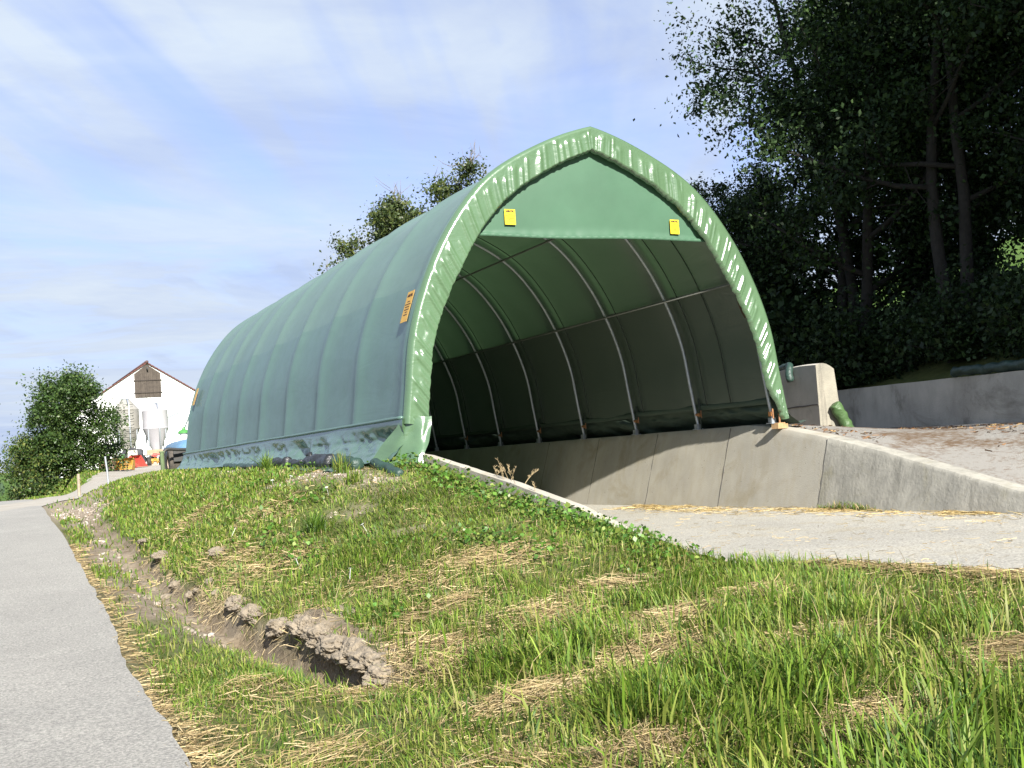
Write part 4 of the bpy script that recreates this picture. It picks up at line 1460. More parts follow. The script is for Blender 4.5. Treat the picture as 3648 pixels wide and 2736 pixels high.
def bucket(label, loc, rz, w, d, h, paint):
    root = thing('loader_bucket', label, 'loader bucket', loc, rz, None)
    prof = [(-d * 0.5, 0.02), (d * 0.25, 0.0), (d * 0.5, h * 0.35), (d * 0.42, h * 0.8), (d * 0.15, h)]
    mb = MB()
    for k in range(len(prof) - 1):
        (a, za), (b, zb_) = prof[k], prof[k + 1]
        t = 0.03
        mb.add([(-w / 2, a, za), (w / 2, a, za), (w / 2, b, zb_), (-w / 2, b, zb_), (-w / 2, a, za + t), (w / 2, a, za + t), (w / 2, b - t, zb_ + t * 0.3), (-w / 2, b - t, zb_ + t * 0.3)],
               [(0, 3, 2, 1), (4, 5, 6, 7), (0, 1, 5, 4), (1, 2, 6, 5), (2, 3, 7, 6), (3, 0, 4, 7)])
    mb.build('shell', paint, root)
    for s in (-1, 1):
        m2 = MB()
        x0, x1 = s * w / 2, s * (w / 2 + 0.03)
        pr = prof
        n = len(pr)
        m2.add([(x0, a, z) for a, z in pr] + [(x1, a, z) for a, z in pr],
               [tuple(range(n)), tuple(range(2 * n - 1, n - 1, -1))] + [(k, (k + 1) % n, n + (k + 1) % n, n + k) for k in range(n)])
        m2.build('side_plate', paint, root)
    MB().box((0, -d * 0.5 - 0.04, 0.03), (w + 0.06, 0.14, 0.05)).build('cutting_edge', M['rust'], root)
    return root


bucket('yellow loader bucket lying open beside the verge', (8.45, 67.4, gz(8.45, 67.4) + 0.05), R(-22), 0.95, 0.85, 0.72, M['yellowpaint'])
bucket('red loader bucket standing behind the yellow one', (10.0, 73.4, gz(10.0, 73.4) + 0.05), R(38), 0.85, 0.85, 0.80, M['redpaint'])


def wheel(root, x, y, z, r_, w, axis_='y', tyre=M['rubber'], rim=M['rust']):
    pr = [(r_ * 0.55, -w / 2), (r_ * 0.9, -w / 2), (r_, -w * 0.36), (r_ * 1.01, 0), (r_, w * 0.36), (r_ * 0.9, w / 2), (r_ * 0.55, w / 2)]
    t = MB().lathe(pr, (0, 0, 0), 28, axis_, closed=False)
    for k in range(24):                                               # tread lugs
        a = 2 * math.pi * k / 24
        if axis_ == 'x':
            (t if tyre is M['rubber'] else MB()).box((w * 0.22 * (1 if k % 2 else -1), r_ * 1.0 * math.cos(a), r_ * 1.0 * math.sin(a)), (w * 0.48, 0.03, 0.04), Matrix.Rotation(a, 3, 'X'))
        else:
            t.box((r_ * math.cos(a), w * 0.18 * (1 if k % 2 else -1), r_ * math.sin(a)), (0.05, w * 0.5, 0.05 * r_ / 0.3), Matrix.Rotation(-a, 3, 'Y'))
    root_w = t.build('wheel', tyre, None, True, 40, loc=(x, y, z))
    child(root_w, root)
    rimo = MB().lathe([(0.02, -w * 0.3), (r_ * 0.2, -w * 0.3), (r_ * 0.5, -w * 0.15), (r_ * 0.57, -w * 0.45), (r_ * 0.57, w * 0.45), (r_ * 0.5, w * 0.15), (r_ * 0.2, w * 0.3), (0.02, w * 0.3)],
                      (0, 0, 0), 20, axis_).build('rim', rim, root_w, True, 35)
    return root_w


im = thing('tyre_scraper', 'yellow implement held between two black tyres in front of the silos', 'implement', (11.55, 77.0, gz(11.55, 77)))
g0 = gz(11.55, 77)
wheel(im, 11.20, 77.0, g0 + 0.30, 0.31, 0.22, 'x')
wheel(im, 11.98, 77.0, g0 + 0.30, 0.31, 0.22, 'x')
mb = MB().box((11.58, 76.85, g0 + 0.42), (0.5, 0.16, 0.18)).tube([(11.4, 76.8, g0 + 0.2), (11.58, 76.75, g0 + 0.55), (11.78, 76.8, g0 + 0.2)], 0.05, 8)
mb.box((11.58, 77.0, g0 + 0.30), (0.6, 0.1, 0.1))
child(mb.build('frame', M['yellowpaint']), im)
child(MB().box((11.58, 76.95, g0 + 0.16), (0.46, 0.25, 0.26), taper=0.8).build('scoop', M['rust']), im)
tr = thing('flat_trailer', 'low wooden sided trailer with red fittings behind the yellow implement', 'trailer', (12.2, 79.2, gz(12.2, 79.2)))
g0 = gz(12.2, 79.2)
child(MB().box((12.3, 79.2, g0 + 0.80), (1.9, 1.4, 0.06)).box((12.3, 78.5, g0 + 0.98), (1.9, 0.04, 0.28)).build('body', mat('pale_boards', (0.34, 0.25, 0.16), 0.9, (0.26, 0.19, 0.12), 6)), tr)
for xw in (11.7, 12.9):
    wheel(tr, xw, 78.75, g0 + 0.36, 0.36, 0.2, 'y')
child(MB().box((11.85, 78.42, g0 + 0.75), (0.30, 0.10, 0.24)).tube([(11.6, 78.4, g0 + 0.72), (12.2, 78.4, g0 + 0.80)], 0.05, 8).build('fitting', M['redpaint']), tr)

# slurry tanker parked behind the tent
tk = thing('slurry_tanker', 'faded blue slurry tanker parked behind the far end of the tent', 'tanker', (7.8, 43.5, gz(7.8, 43.5)))
pr = [(0.02, -2.05), (0.30, -2.0), (0.50, -1.86), (0.62, -1.6), (0.66, -1.3), (0.66, 1.5), (0.5, 1.8), (0.02, 1.95)]
t_ = child(MB().lathe(pr, (7.85, 44.6, 2.32), 32, 'y').build('tank', M['bluetank'], None, True, 40), tk)
t_['label'] = 'blue barrel of the tanker'
child(MB().lathe([(0.17, 2.95), (0.17, 3.22), (0.20, 3.22), (0.20, 3.26)], (7.95, 45.0, 0), 18).build('filler_neck', M['whitepl'], None, True, 35), tk)
cap = child(MB().lathe([(0.24, 3.25), (0.24, 3.29), (0.19, 3.36), (0.07, 3.42), (0.05, 3.50), (0.02, 3.52)], (7.95, 45.0, 0), 18).build('filler_cap', M['greenpaint'], None, True, 35), tk)
child(MB().tube(spline([(6.62, 41.62, 1.60), (6.60, 41.62, 2.35), (6.72, 41.65, 2.58), (7.2, 41.8, 2.55), (8.2, 42.1, 2.52)], 30), 0.06, 8).build('fender_bar', M['darksteel'], None, True), tk)
gp = child(MB().tube([(6.52, 41.45, 1.5), (6.50, 41.45, 2.50)], 0.075, 8).box((6.50, 41.45, 2.50), (0.17, 0.17, 0.05)).build('guard_post', M['mossgreen'], None, True, 40), tk)
wheel(tk, 7.12, 42.75, 2.10, 0.50, 0.42, 'x', M['dirtyrubber'])
wheel(tk, 8.6, 42.75, 2.10, 0.50, 0.42, 'x', M['dirtyrubber'])
child(MB().box((7.85, 42.9, 1.95), (1.5, 0.14, 0.14)).box((7.85, 44.4, 1.72), (0.9, 3.4, 0.14)).build('axle', M['darksteel']), tk)
child(MB().box((7.35, 42.15, 2.35), (0.65, 0.06, 0.45)).build('mudguard', M['darksteel']), tk)
child(MB().box((7.55, 42.1, 1.93), (0.16, 0.03, 0.24)).build('number_board', M['whitepl']), tk)

# fence posts by the drive
mb = MB()
mb.tube([(0, 0, -0.3), (0.0, 0, 0.45), (0.005, 0, 0.86)], [0.058, 0.055, 0.05], 9)
mb.box((0.02, -0.045, 0.68), (0.035, 0.03, 0.05))
tag(mb.build('fence_post', M['post'], None, True, 50, loc=(3.77, 43.0, gz(3.77, 43))), 'weathered wooden fence post at the mouth of the drive', 'post')
mb = MB()
mb.tube([(0.03, 0, -0.3), (0, 0, 0.5), (-0.05, 0, 1.06)], 0.034, 8)
tag(mb.build('fence_post', M['galv'], None, True, 50, loc=(4.73, 42.6, gz(4.73, 42.6))), 'leaning grey metal fence post at the mouth of the drive', 'post')
mbp = MB().box((0.045, -0.02, 0.60), (0.04, 0.05, 0.12))
mbp.build('insulator', M['rubber'], bpy.data.objects['fence_post.001'])


# ------------------------------------------------------------------ trees
def leaf_mesh(name, C_, size, cols, r_, m, parent, up=0.25, aspect=0.58, jitter=0.35):
    n = len(C_)
    nrm = r_.normal(size=(n, 3))
    nrm[:, 2] += up
    nrm /= np.linalg.norm(nrm, axis=1)[:, None]
    a = r_.normal(size=(n, 3))
    a -= nrm * (a * nrm).sum(1)[:, None]
    a /= np.linalg.norm(a, axis=1)[:, None]
    b = np.cross(nrm, a)
    L = size * (1 + jitter * r_.normal(size=n)).clip(0.4, 2)[:, None]
    Wd = L * aspect
    V = np.stack([C_ - a * L / 2, C_ + b * Wd / 2 + nrm * L * 0.08 - a * L * 0.06, C_ + a * L / 2, C_ - b * Wd / 2 + nrm * L * 0.08 - a * L * 0.06], 1).reshape(-1, 3)
    q = np.arange(4 * n).reshape(n, 4)
    cols = np.asarray(cols, float)
    k = r_.integers(0, len(cols), n)
    c = cols[k] * (1 + 0.22 * r_.normal(size=n)).clip(0.5, 1.7)[:, None]
    return fast_mesh(name, V, q, m, parent, np.repeat(c, 4, axis=0), False)


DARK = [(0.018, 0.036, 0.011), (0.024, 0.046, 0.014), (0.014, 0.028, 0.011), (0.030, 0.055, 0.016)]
MID = [(0.045, 0.088, 0.022), (0.060, 0.110, 0.026), (0.034, 0.066, 0.018), (0.080, 0.120, 0.028)]
OLIVE = [(0.045, 0.070, 0.021), (0.062, 0.085, 0.024), (0.036, 0.054, 0.018), (0.085, 0.10, 0.028)]
YEL = [(0.085, 0.115, 0.026), (0.12, 0.135, 0.032), (0.06, 0.085, 0.022), (0.15, 0.135, 0.04)]


def tree(name, label, cat, loc, height, crown, trunk_r, seed, n_leaf, leaf, cols, stems=1, base=0.25, m=None, group=None, squash=1.0, spread=0.30, twigs=0, lean=(0, 0)):
    r_ = np.random.default_rng(seed)
    root = thing(name, label, cat, loc, 0, group)
    tb = MB()
    tips = []
    dead = MB()

    def path(p, d, L, r0, n, wob, upb, rend=0.25, sides=6):
        pts, rad = [p.copy()], [r0]
        for k in range(n):
            d = d + r_.normal(size=3) * wob + np.array([0, 0, upb])
            d = d / np.linalg.norm(d)
            p = p + d * L / n
            pts.append(p.copy())
            rad.append(r0 * (1 - (1 - rend) * (k + 1) / n))
        tb.tube(np.array(pts), np.array(rad), sides)
        return np.array(pts), np.array(rad)

    for s in range(stems):
        a0 = r_.uniform(0, 2 * math.pi)
        off = np.array([math.cos(a0), math.sin(a0), 0]) * (0.0 if stems == 1 else r_.uniform(0.25, 0.55))
        d0 = np.array([off[0] * 0.30 + lean[0], off[1] * 0.30 + lean[1], 1.0])
        tp, trr = path(off + np.array([0, 0, -0.4]), d0 / np.linalg.norm(d0), height * r_.uniform(0.86, 0.96), trunk_r, 10, 0.06, 0.06, 0.12, 8)
        nb_ = int(16 / (1 if stems == 1 else 1.4))
        for k in range(nb_):
            t = base + (0.98 - base) * (k + r_.uniform(0, 1)) / nb_
            i = min(int(t * 10), 9)
            f = t * 10 - i
            p = tp[i] * (1 - f) + tp[i + 1] * f
            rr = (trr[i] * (1 - f) + trr[i + 1] * f) * 0.55
            az = k * 2.4 + r_.uniform(-0.5, 0.5)
            e = (t - base) / (1 - base)
            L = crown * (0.55 + 0.6 * math.sin(math.pi * min(1, e * 0.85 + 0.18))) * r_.uniform(0.75, 1.12) * (1 - 0.35 * e)
            up = 0.25 + 0.7 * e
            bp, br = path(p, np.array([math.cos(az), math.sin(az), up]) / math.hypot(1, up), L, max(rr, 0.018), 6, 0.13, 0.05)
            for j in range(2, 7):
                for w_ in range(2):
                    q = bp[j] if w_ == 0 else 0.5 * (bp[j] + bp[j - 1])
                    dv = r_.normal(size=3)
                    dv[2] += 0.35
                    dv /= np.linalg.norm(dv)
                    l2 = L * r_.uniform(0.16, 0.34)
                    sp, sr = path(q, dv, l2, max(br[j] * 0.5, 0.009), 3, 0.18, 0.03, 0.3, 4)
                    tips.append(sp[2]); tips.append(sp[3])
                tips.append(bp[j])
    tips = np.array(tips)
    if twigs:
        zt = np.sort(tips[:, 2])[-max(12, len(tips) // 9):][0]
        top = tips[tips[:, 2] > zt]
        for k in range(twigs):
            p = top[r_.integers(0, len(top))].copy()
            d = np.array([r_.normal() * 0.5, r_.normal() * 0.5, 1.0])
            pts = [p.copy()]
            for _ in range(5):
                d = d + r_.normal(size=3) * 0.35
                d /= np.linalg.norm(d)
                p = p + d * r_.uniform(0.12, 0.24)
                pts.append(p.copy())
                if r_.random() < 0.7:
                    dd = d + r_.normal(size=3) * 0.7
                    dead.tube([p, p + dd * 0.16, p + dd * 0.30 + np.array([0, 0, .06])], [0.010, 0.008, 0.005], 4)
            dead.tube(pts, np.linspace(0.022, 0.006, len(pts)), 5)
    if squash != 1.0:
        pass
    per = max(1, n_leaf // len(tips))
    C_ = np.repeat(tips, per, axis=0)
    C_ = C_ + r_.normal(size=C_.shape) * spread * np.array([1, 1, 0.8]) * r_.uniform(0.3, 1.25, size=(len(tips), 1)).repeat(per, 0)
    keep = C_[:, 2] > 0.05
    C_ = C_[keep]
    tb.build('trunk', M['bark'], root, True)
    leaf_mesh('crown', C_, leaf, cols, r_, m or M['leaf'], root)
    if twigs:
        dead.build('dead_twigs', M['twig'], root, True)
    return root


def shrub(name, label, loc, size, seed, n_leaf, leaf, cols, m=None, group=None):
    r_ = np.random.default_rng(seed)
    root = thing(name, label, 'shrub', loc, r_.uniform(0, 6), group)
    st = MB()
    tips = []
    for k in range(16):
        az, el_ = r_.uniform(0, 2 * math.pi), r_.uniform(0.2, 1.3)
        L = r_.uniform(0.6, 1.05)
        p = np.zeros(3)
        d = np.array([math.cos(az) * math.cos(el_), math.sin(az) * math.cos(el_), math.sin(el_)])
        pts = [p.copy()]
        for j in range(5):
            d = d + r_.normal(size=3) * 0.15
            d /= np.linalg.norm(d)
            p = p + d * L / 5 * np.array(size)
            p[2] = max(p[2], 0.05)
            pts.append(p.copy())
            tips.append(p.copy())
            tips.append(p + r_.normal(size=3) * 0.18 * np.array(size))
        st.tube(pts, np.linspace(0.03, 0.008, 6), 5)
    tips = np.array(tips)
    per = max(1, n_leaf // len(tips))
    C_ = np.repeat(tips, per, axis=0)
    C_ = C_ + r_.normal(size=C_.shape) * 0.16 * np.array(size)
    C_ = C_[C_[:, 2] > 0.02]
    st.build('stems', M['bark'], root, True)
    leaf_mesh('foliage', C_, leaf, cols, r_, m or M['leaf'], root)
    return root


# bush left of the barn
BUSH = [(0.034, 0.068, 0.016), (0.045, 0.084, 0.020), (0.026, 0.050, 0.014), (0.060, 0.094, 0.022)]
tree('plum_tree', 'tall rounded dark green bushy tree hiding the left end of the barn', 'tree', (5.35, 63.2, gz(5.35, 63.2) - 0.1), 5.7, 2.95, 0.14, 14, 46000, 0.125, BUSH, stems=1, base=0.08, spread=0.40)
tree('plum_tree', 'lower yellowish bushy tree at the left, against the far wood', 'tree', (3.3, 63.0, gz(3.3, 63.0) - 0.2), 4.2, 1.9, 0.10, 12, 22000, 0.125, BUSH + YEL[:2], stems=3, base=0.06, spread=0.36)
# old apple trees behind the tent
tree('apple_tree', 'old fruit tree with dead twigs, its crown showing highest above the tent ridge', 'tree', (17.5, 44.6, gz(17.5, 44.6)), 12.5, 3.1, 0.22, 21, 26000, 0.13, OLIVE, stems=1, base=0.35, spread=0.36, twigs=16)
tree('apple_tree', 'smaller fruit tree showing lower along the tent roof, left of the taller one', 'tree', (15.5, 47.2, gz(15.5, 47.2)), 9.2, 2.1, 0.16, 22, 13000, 0.13, OLIVE, stems=1, base=0.35, spread=0.34, twigs=12)
tree('apple_tree', 'fruit tree peeping just over the tent roof beside the entrance arch', 'tree', (21.4, 45.0, gz(21.4, 45.0)), 13.9, 2.6, 0.2, 23, 15000, 0.13, OLIVE, stems=1, base=0.45, spread=0.34, twigs=12)

# grove on the slope behind the yard wall
GROUP = 'trees of the grove above the yard wall'
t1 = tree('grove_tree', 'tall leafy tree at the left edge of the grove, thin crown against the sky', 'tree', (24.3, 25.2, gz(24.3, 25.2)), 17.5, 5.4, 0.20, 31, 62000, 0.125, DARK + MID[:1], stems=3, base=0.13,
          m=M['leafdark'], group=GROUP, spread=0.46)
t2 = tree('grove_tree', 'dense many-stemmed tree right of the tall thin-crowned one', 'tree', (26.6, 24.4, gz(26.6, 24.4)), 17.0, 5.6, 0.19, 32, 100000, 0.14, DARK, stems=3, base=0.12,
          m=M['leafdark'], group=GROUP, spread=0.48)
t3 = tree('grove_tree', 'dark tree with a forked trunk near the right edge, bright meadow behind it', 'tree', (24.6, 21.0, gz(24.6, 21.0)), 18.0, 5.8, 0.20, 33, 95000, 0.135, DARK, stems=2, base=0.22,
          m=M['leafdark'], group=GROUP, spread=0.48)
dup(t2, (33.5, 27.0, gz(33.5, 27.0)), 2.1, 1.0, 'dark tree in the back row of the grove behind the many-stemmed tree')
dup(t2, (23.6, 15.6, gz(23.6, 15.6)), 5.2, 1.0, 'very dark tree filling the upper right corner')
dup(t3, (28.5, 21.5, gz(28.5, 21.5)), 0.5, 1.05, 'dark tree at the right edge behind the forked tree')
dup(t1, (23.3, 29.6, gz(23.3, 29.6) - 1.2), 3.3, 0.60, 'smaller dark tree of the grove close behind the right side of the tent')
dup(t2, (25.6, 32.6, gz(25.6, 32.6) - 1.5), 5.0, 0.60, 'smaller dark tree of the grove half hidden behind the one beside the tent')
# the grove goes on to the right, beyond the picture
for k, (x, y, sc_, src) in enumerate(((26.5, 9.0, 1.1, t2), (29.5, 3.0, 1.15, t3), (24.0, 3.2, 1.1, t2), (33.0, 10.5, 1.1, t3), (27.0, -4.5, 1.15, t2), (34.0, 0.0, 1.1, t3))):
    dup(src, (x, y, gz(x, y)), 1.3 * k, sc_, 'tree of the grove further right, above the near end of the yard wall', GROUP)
tree('young_tree', 'small yellow green tree just behind the right side of the tent', 'tree', (22.6, 34.5, gz(22.6, 34.5)), 7.6, 2.3, 0.1, 41, 20000, 0.12, OLIVE + MID, stems=3, base=0.1, spread=0.36)
SG = 'shrubs under the grove'
s1 = shrub('shrub', 'low broad dark shrub just above the wall stub', (23.9, 20.2, gz(23.9, 20.2)), (1.9, 1.9, 2.3), 51, 9000, 0.13, DARK, M['leafdark'], SG)
labels = ['dark shrub behind the yard wall, right of the broad one', 'dark shrub behind the right end of the yard wall', 'shrub between the trunks of the left grove trees',
          'shrub up the slope at the foot of the many-stemmed tree', 'shrub up the slope beside the forked trunk', 'shrub at the right edge up the slope',
          'shrub beside the tent behind its right foot', 'shrub behind the wall stub and the hem of the tent', 'low shrub at the right end above the dark rolls',
          'tall shrub behind the right side of the tent', 'low shrub between the tent and the thin-crowned tree', 'tall shrub left of the thin-crowned tree, beside the tent',
          'tall shrub behind the foot of the thin-crowned tree', 'shrub squeezed between the tent and the tall shrubs']
for k, (x, y, f) in enumerate(((23.0, 17.2, 1.0), (22.6, 14.0, 1.0), (23.7, 24.0, 1.15), (25.8, 21.6, 1.1), (26.6, 17.6, 1.1), (25.2, 13.2, 1.1), (22.3, 28.5, 1.3), (23.4, 26.0, 1.2), (22.4, 11.4, 0.9), (24.0, 30.0, 1.8), (22.9, 25.9, 1.0), (24.0, 27.6, 1.7), (25.6, 30.0, 2.0), (23.3, 31.0, 1.6))):
    dup(s1, (x, y, gz(x, y) - 0.1), 1.1 * k + 0.4, f, labels[k])

# ------------------------------------------------------------------ grass, straw, stones
HAY = [(3.49, 8.11, 0.75, 0.45, 0.5), (4.33, 6.56, 0.5, 0.35, 0.2), (3.0, 4.83, 0.45, 0.30, 0.4), (1.85, 7.94, 0.22, 0.40, 0.1), (3.16, 12.94, 0.5, 0.6, 0), (4.21, 4.39, 0.4, 0.25, 0.3),
       (2.82, 7.6, 0.6, 0.35, 0.4), (4.21, 8.29, 0.8, 0.5, 0.4), (3.37, 18.2, 0.4, 0.5, 0), (1.28, 6.8, 0.12, 0.5, 0), (5.22, 8.82, 0.7, 0.35, 0.2), (4.0, 10.5, 0.6, 0.5, 0),
       (1.7, 5.9, 0.3, 0.3, 0.2), (2.3, 5.1, 0.4, 0.2, 0.3), (6.0, 7.6, 0.5, 0.3, 0.2), (5.6, 4.6, 0.5, 0.25, 0.3), (3.7, 9.3, 0.7, 0.35, 0.3), (5.0, 7.4, 0.6, 0.3, 0.25), (3.9, 15.6, 0.4, 0.5, 0), (5.2, 6.0, 0.5, 0.3, 0), (2.95, 14.2, 0.35, 0.8, 0), (4.9, 10.6, 0.6, 0.5, 0.2), (3.2, 6.4, 0.4, 0.25, 0.2)]


def hay_mask(x, y):
    v = np.zeros(np.shape(x))
    for hx_, hy_, sa, sb, an in HAY:
        dx, dy = x - hx_, y - hy_
        sa, sb = sa * 1.2, sb * 1.2
        u = dx * math.cos(an) + dy * math.sin(an)
        w_ = -dx * math.sin(an) + dy * math.cos(an)
        v = np.maximum(v, np.exp(-(u / sa) ** 2 - (w_ / sb) ** 2))
    return np.clip(v * (1.0 + 0.7 * fbm(x, y, 2.2, 3, 55)), 0, 1)


def ok_ground(x, y, margin=0.0):
    """true where plants may grow"""
    xe = x_edge(y)
    a = (x > xe + 0.02 + margin)
    pl = np.where(y < 9.2, pit_left(y) - 0.02, 6.44 + 0.32 * (1.75 - w_top_left(y)))
    pr = 14.5 - 0.3 * (1.765 - w_top_right(y))
    inp = (x > pl) & (x < pr) & (y < 37)
    tent_ = (x > 5.45) & (x < 14.6) & (y > 16.4) & (y < 36.4)
    a &= ~inp & ~tent_
    a &= ~((x > 13.2) & (x < x_rear(y) + 0.4) & (y < 45) & (y > 8.5))
    return a


def sample(n, rmin, rmax, az0, az1, power):
    """points round the viewpoint's spot, thinning out with distance"""
    u = rng.random(n)
    e = 2 - power
    r_ = (rmin ** e + u * (rmax ** e - rmin ** e)) ** (1 / e)
    az = np.radians(rng.uniform(az0, az1, n))
    return r_ * np.sin(az), r_ * np.cos(az), r_


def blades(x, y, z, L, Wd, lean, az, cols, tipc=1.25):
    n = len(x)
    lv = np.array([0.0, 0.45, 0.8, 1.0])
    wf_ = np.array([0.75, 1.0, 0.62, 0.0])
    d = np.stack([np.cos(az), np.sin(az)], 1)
    side = np.stack([-d[:, 1], d[:, 0]], 1)
    ph_ = rng.uniform(-0.9, 0.9, n)
    side = side * np.cos(ph_)[:, None] + d * np.sin(ph_)[:, None]
    V = np.zeros((n, 7, 3))
    C_ = np.zeros((n, 7, 3))
    k = 0
    for i, t in enumerate(lv):
        hor = L * lean * t ** 2
        ver = L * (t - 0.55 * np.minimum(lean, 1.6) * t ** 2 * 0.62)
        ctr_ = np.stack([x + d[:, 0] * hor, y + d[:, 1] * hor, z + ver], 1)
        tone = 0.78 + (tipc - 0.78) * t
        if i < 3:
            w_ = (Wd * wf_[i] / 2)[:, None]
            V[:, k, :] = ctr_
            V[:, k, :2] -= side * w_
            V[:, k + 1, :] = ctr_
            V[:, k + 1, :2] += side * w_
            C_[:, k] = C_[:, k + 1] = cols * tone
            k += 2
        else:
            V[:, 6] = ctr_
            C_[:, 6] = cols * tone
    b = (np.arange(n) * 7)[:, None]
    q = np.concatenate([b + np.array([[0, 1, 3, 2]]), b + np.array([[2, 3, 5, 4]])])
    t3_ = b + np.array([[4, 5, 6]])
    return V.reshape(-1, 3), q, t3_, C_.reshape(-1, 3)


def pick(cols, n, var=0.2):
    c = np.array(cols)[rng.integers(0, len(cols), n)]
    return c * (1 + var * rng.normal(size=n)).clip(0.45, 1.7)[:, None]


GREEN = [(0.098, 0.168, 0.018), (0.126, 0.196, 0.026), (0.078, 0.136, 0.016), (0.156, 0.216, 0.034), (0.056, 0.110, 0.020)]
PALE = [(0.20, 0.216, 0.048), (0.22, 0.22, 0.068), (0.165, 0.20, 0.040)]
STRAW = [(0.36, 0.280, 0.142), (0.28, 0.210, 0.106), (0.42, 0.340, 0.188), (0.22, 0.160, 0.080)]

parts = []
# --- long lush grass of the foreground
x, y, r_ = sample(240000, 2.6, 17.0, 2, 70, 1.55)
ok = ok_ground(x, y)
soil, grav, mead, lit = masks(x, y)
hay = hay_mask(x, y)
lush = ss(-0.25, 0.45, fbm(x, y, 0.55, 3, 15) + 0.35 * ss(2.4, 4.0, x) - 0.1)
tuft = 0.5 + 0.5 * vnoise(x, y, 3.2, 19)
xd = x_ditch(y)
bankside = ss(0.25, 0.6, x - xd)
verge_ = (x < xd - 0.3)
upper = ss(0.45, 0.95, H(x, y))
p = (0.20 + 0.80 * lush) * (0.35 + 0.65 * tuft) * (1 - 0.93 * soil) * (1 - 0.90 * grav) * (1 - 0.80 * hay)
p = np.where(verge_, np.maximum(p, 0.45 * (1 - 0.9 * soil) * (1 - 0.9 * grav)) * ss(0.0, 0.35, x - x_edge(y)) * (0.45 + 0.55 * ss(-0.4, 0.1, vnoise(x, y, 0.5, 41))), p)
p = p * (1 - 0.45 * upper)
keep = ok & (rng.random(len(x)) < p)
x, y, r_, lush, tuft, upper, verge_, hay = [a[keep] for a in (x, y, r_, lush, tuft, upper, verge_, hay)]
z = H(x, y)
n = len(x)
fore = ss(11.0, 6.0, r_) * ss(1.9, 2.8, x)
L = (0.07 + 0.10 * rng.random(n)) + fore * lush * tuft * (0.06 + 0.24 * rng.random(n) ** 1.5)
L = L * np.where(verge_, 0.62, 1.0) * (1 - 0.40 * upper) * (1 + 0.02 * r_)
big = (rng.random(n) < 0.06) & (fore > 0.4)
L = np.where(big, L * 1.5 + 0.08, L)
Wd = (0.0048 + 0.0050 * rng.random(n) + 0.005 * fore * rng.random(n) + 0.005 * big) * (1 + np.clip(r_ - 7, 0, 20) * 0.075)
lean = np.abs(rng.normal(0.52, 0.45, n)) + 0.25 * upper
az = 6.0 * vnoise(x, y, 0.9, 23) + rng.normal(0, 1.0, n)
cols = pick(GREEN, n)
pm = rng.random(n) < (0.18 + 0.36 * (1 - lush) + 0.2 * hay)
cols[pm] = pick(PALE, pm.sum())
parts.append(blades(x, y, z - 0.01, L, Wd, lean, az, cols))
# --- tall dry stalks standing among it
x, y, r_ = sample(2600, 2.8, 12.0, 3, 60, 1.5)
keep = ok_ground(x, y) & (x > x_ditch(y) + 0.3) & (rng.random(len(x)) < 0.15 + 0.85 * hay_mask(x, y))
x, y, r_ = x[keep], y[keep], r_[keep]
n = len(x)
parts.append(blades(x, y, H(x, y), rng.uniform(0.16, 0.42, n), rng.uniform(0.003, 0.0055, n), np.abs(rng.normal(0.5, 0.4, n)), rng.uniform(0, 6.28, n), pick(STRAW, n)))
# --- short turf between, everywhere near
x, y, r_ = sample(330000, 3.0, 27.0, 0, 60, 1.40)
ok = ok_ground(x, y, 0.03)
soil, grav, mead, lit = masks(x, y)
hay = hay_mask(x, y)
xd = x_ditch(y)
vv = np.where(x < xd - 0.3, ss(0.0, 0.22, x - x_edge(y)) * (0.35 + 0.65 * ss(-0.4, 0.1, vnoise(x, y, 0.5, 41))), 1.0)
pch = 0.40 + 0.60 * ss(-0.35, 0.30, fbm(x, y, 0.8, 3, 29))
keep = ok & (rng.random(len(x)) < pch * (1 - 0.95 * soil) * (1 - 0.93 * grav) * (1 - 0.6 * hay) * vv)
x, y, r_ = x[keep], y[keep], r_[keep]
z = H(x, y)
n = len(x)
cols = pick(GREEN + PALE[:1], n)
dm_ = rng.random(n) < 0.10
cols[dm_] = pick(STRAW, dm_.sum()) * 0.8
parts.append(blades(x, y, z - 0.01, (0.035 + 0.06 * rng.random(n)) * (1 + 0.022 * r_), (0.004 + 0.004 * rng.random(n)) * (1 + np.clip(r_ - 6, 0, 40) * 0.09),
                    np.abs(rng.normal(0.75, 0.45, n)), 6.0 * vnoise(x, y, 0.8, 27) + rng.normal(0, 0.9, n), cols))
# --- farther bank, the mound by the drive, the verge below the bush
x, y, r_ = sample(110000, 15.0, 90.0, -2, 15, 1.15)
ok = ok_ground(x, y, 0.1) & (drive_mask(x, y) > 0.05) & ~((x > 6.2) & (y > 36) & (y < 60)) & ~((y > 72) & (x > 8.6))
soil, grav, mead, lit = masks(x, y)
keep = ok & (rng.random(len(x)) < (1 - 0.93 * soil) * (1 - 0.9 * grav))
x, y, r_ = x[keep], y[keep], r_[keep]
n = len(x)
cols = pick(GREEN + PALE[:1], n)
dm_ = rng.random(n) < 0.10
cols[dm_] = pick(STRAW, dm_.sum()) * 0.8
parts.append(blades(x, y, H(x, y) - 0.01, (0.055 + 0.075 * rng.random(n)) * (1 + 0.006 * r_), (0.010 + 0.0007 * r_) * rng.uniform(0.7, 1.3, n), np.abs(rng.normal(0.4, 0.35, n)), rng.uniform(0, 6.28, n), cols))


def join_parts(name, parts, m):
    V, Q, T, C_ = [], [], [], []
    o_ = 0
    for v, q, t, c in parts:
        V.append(v); Q.append(q + o_); T.append(t + o_); C_.append(c)
        o_ += len(v)
    return fast_mesh(name, np.concatenate(V), np.concatenate(Q), m, None, np.concatenate(C_), False, 'tint', np.concatenate(T))


tag(join_parts('grass', parts, M['grass']), 'green grass of the verge, the bank and the foreground', 'grass', kind='stuff')

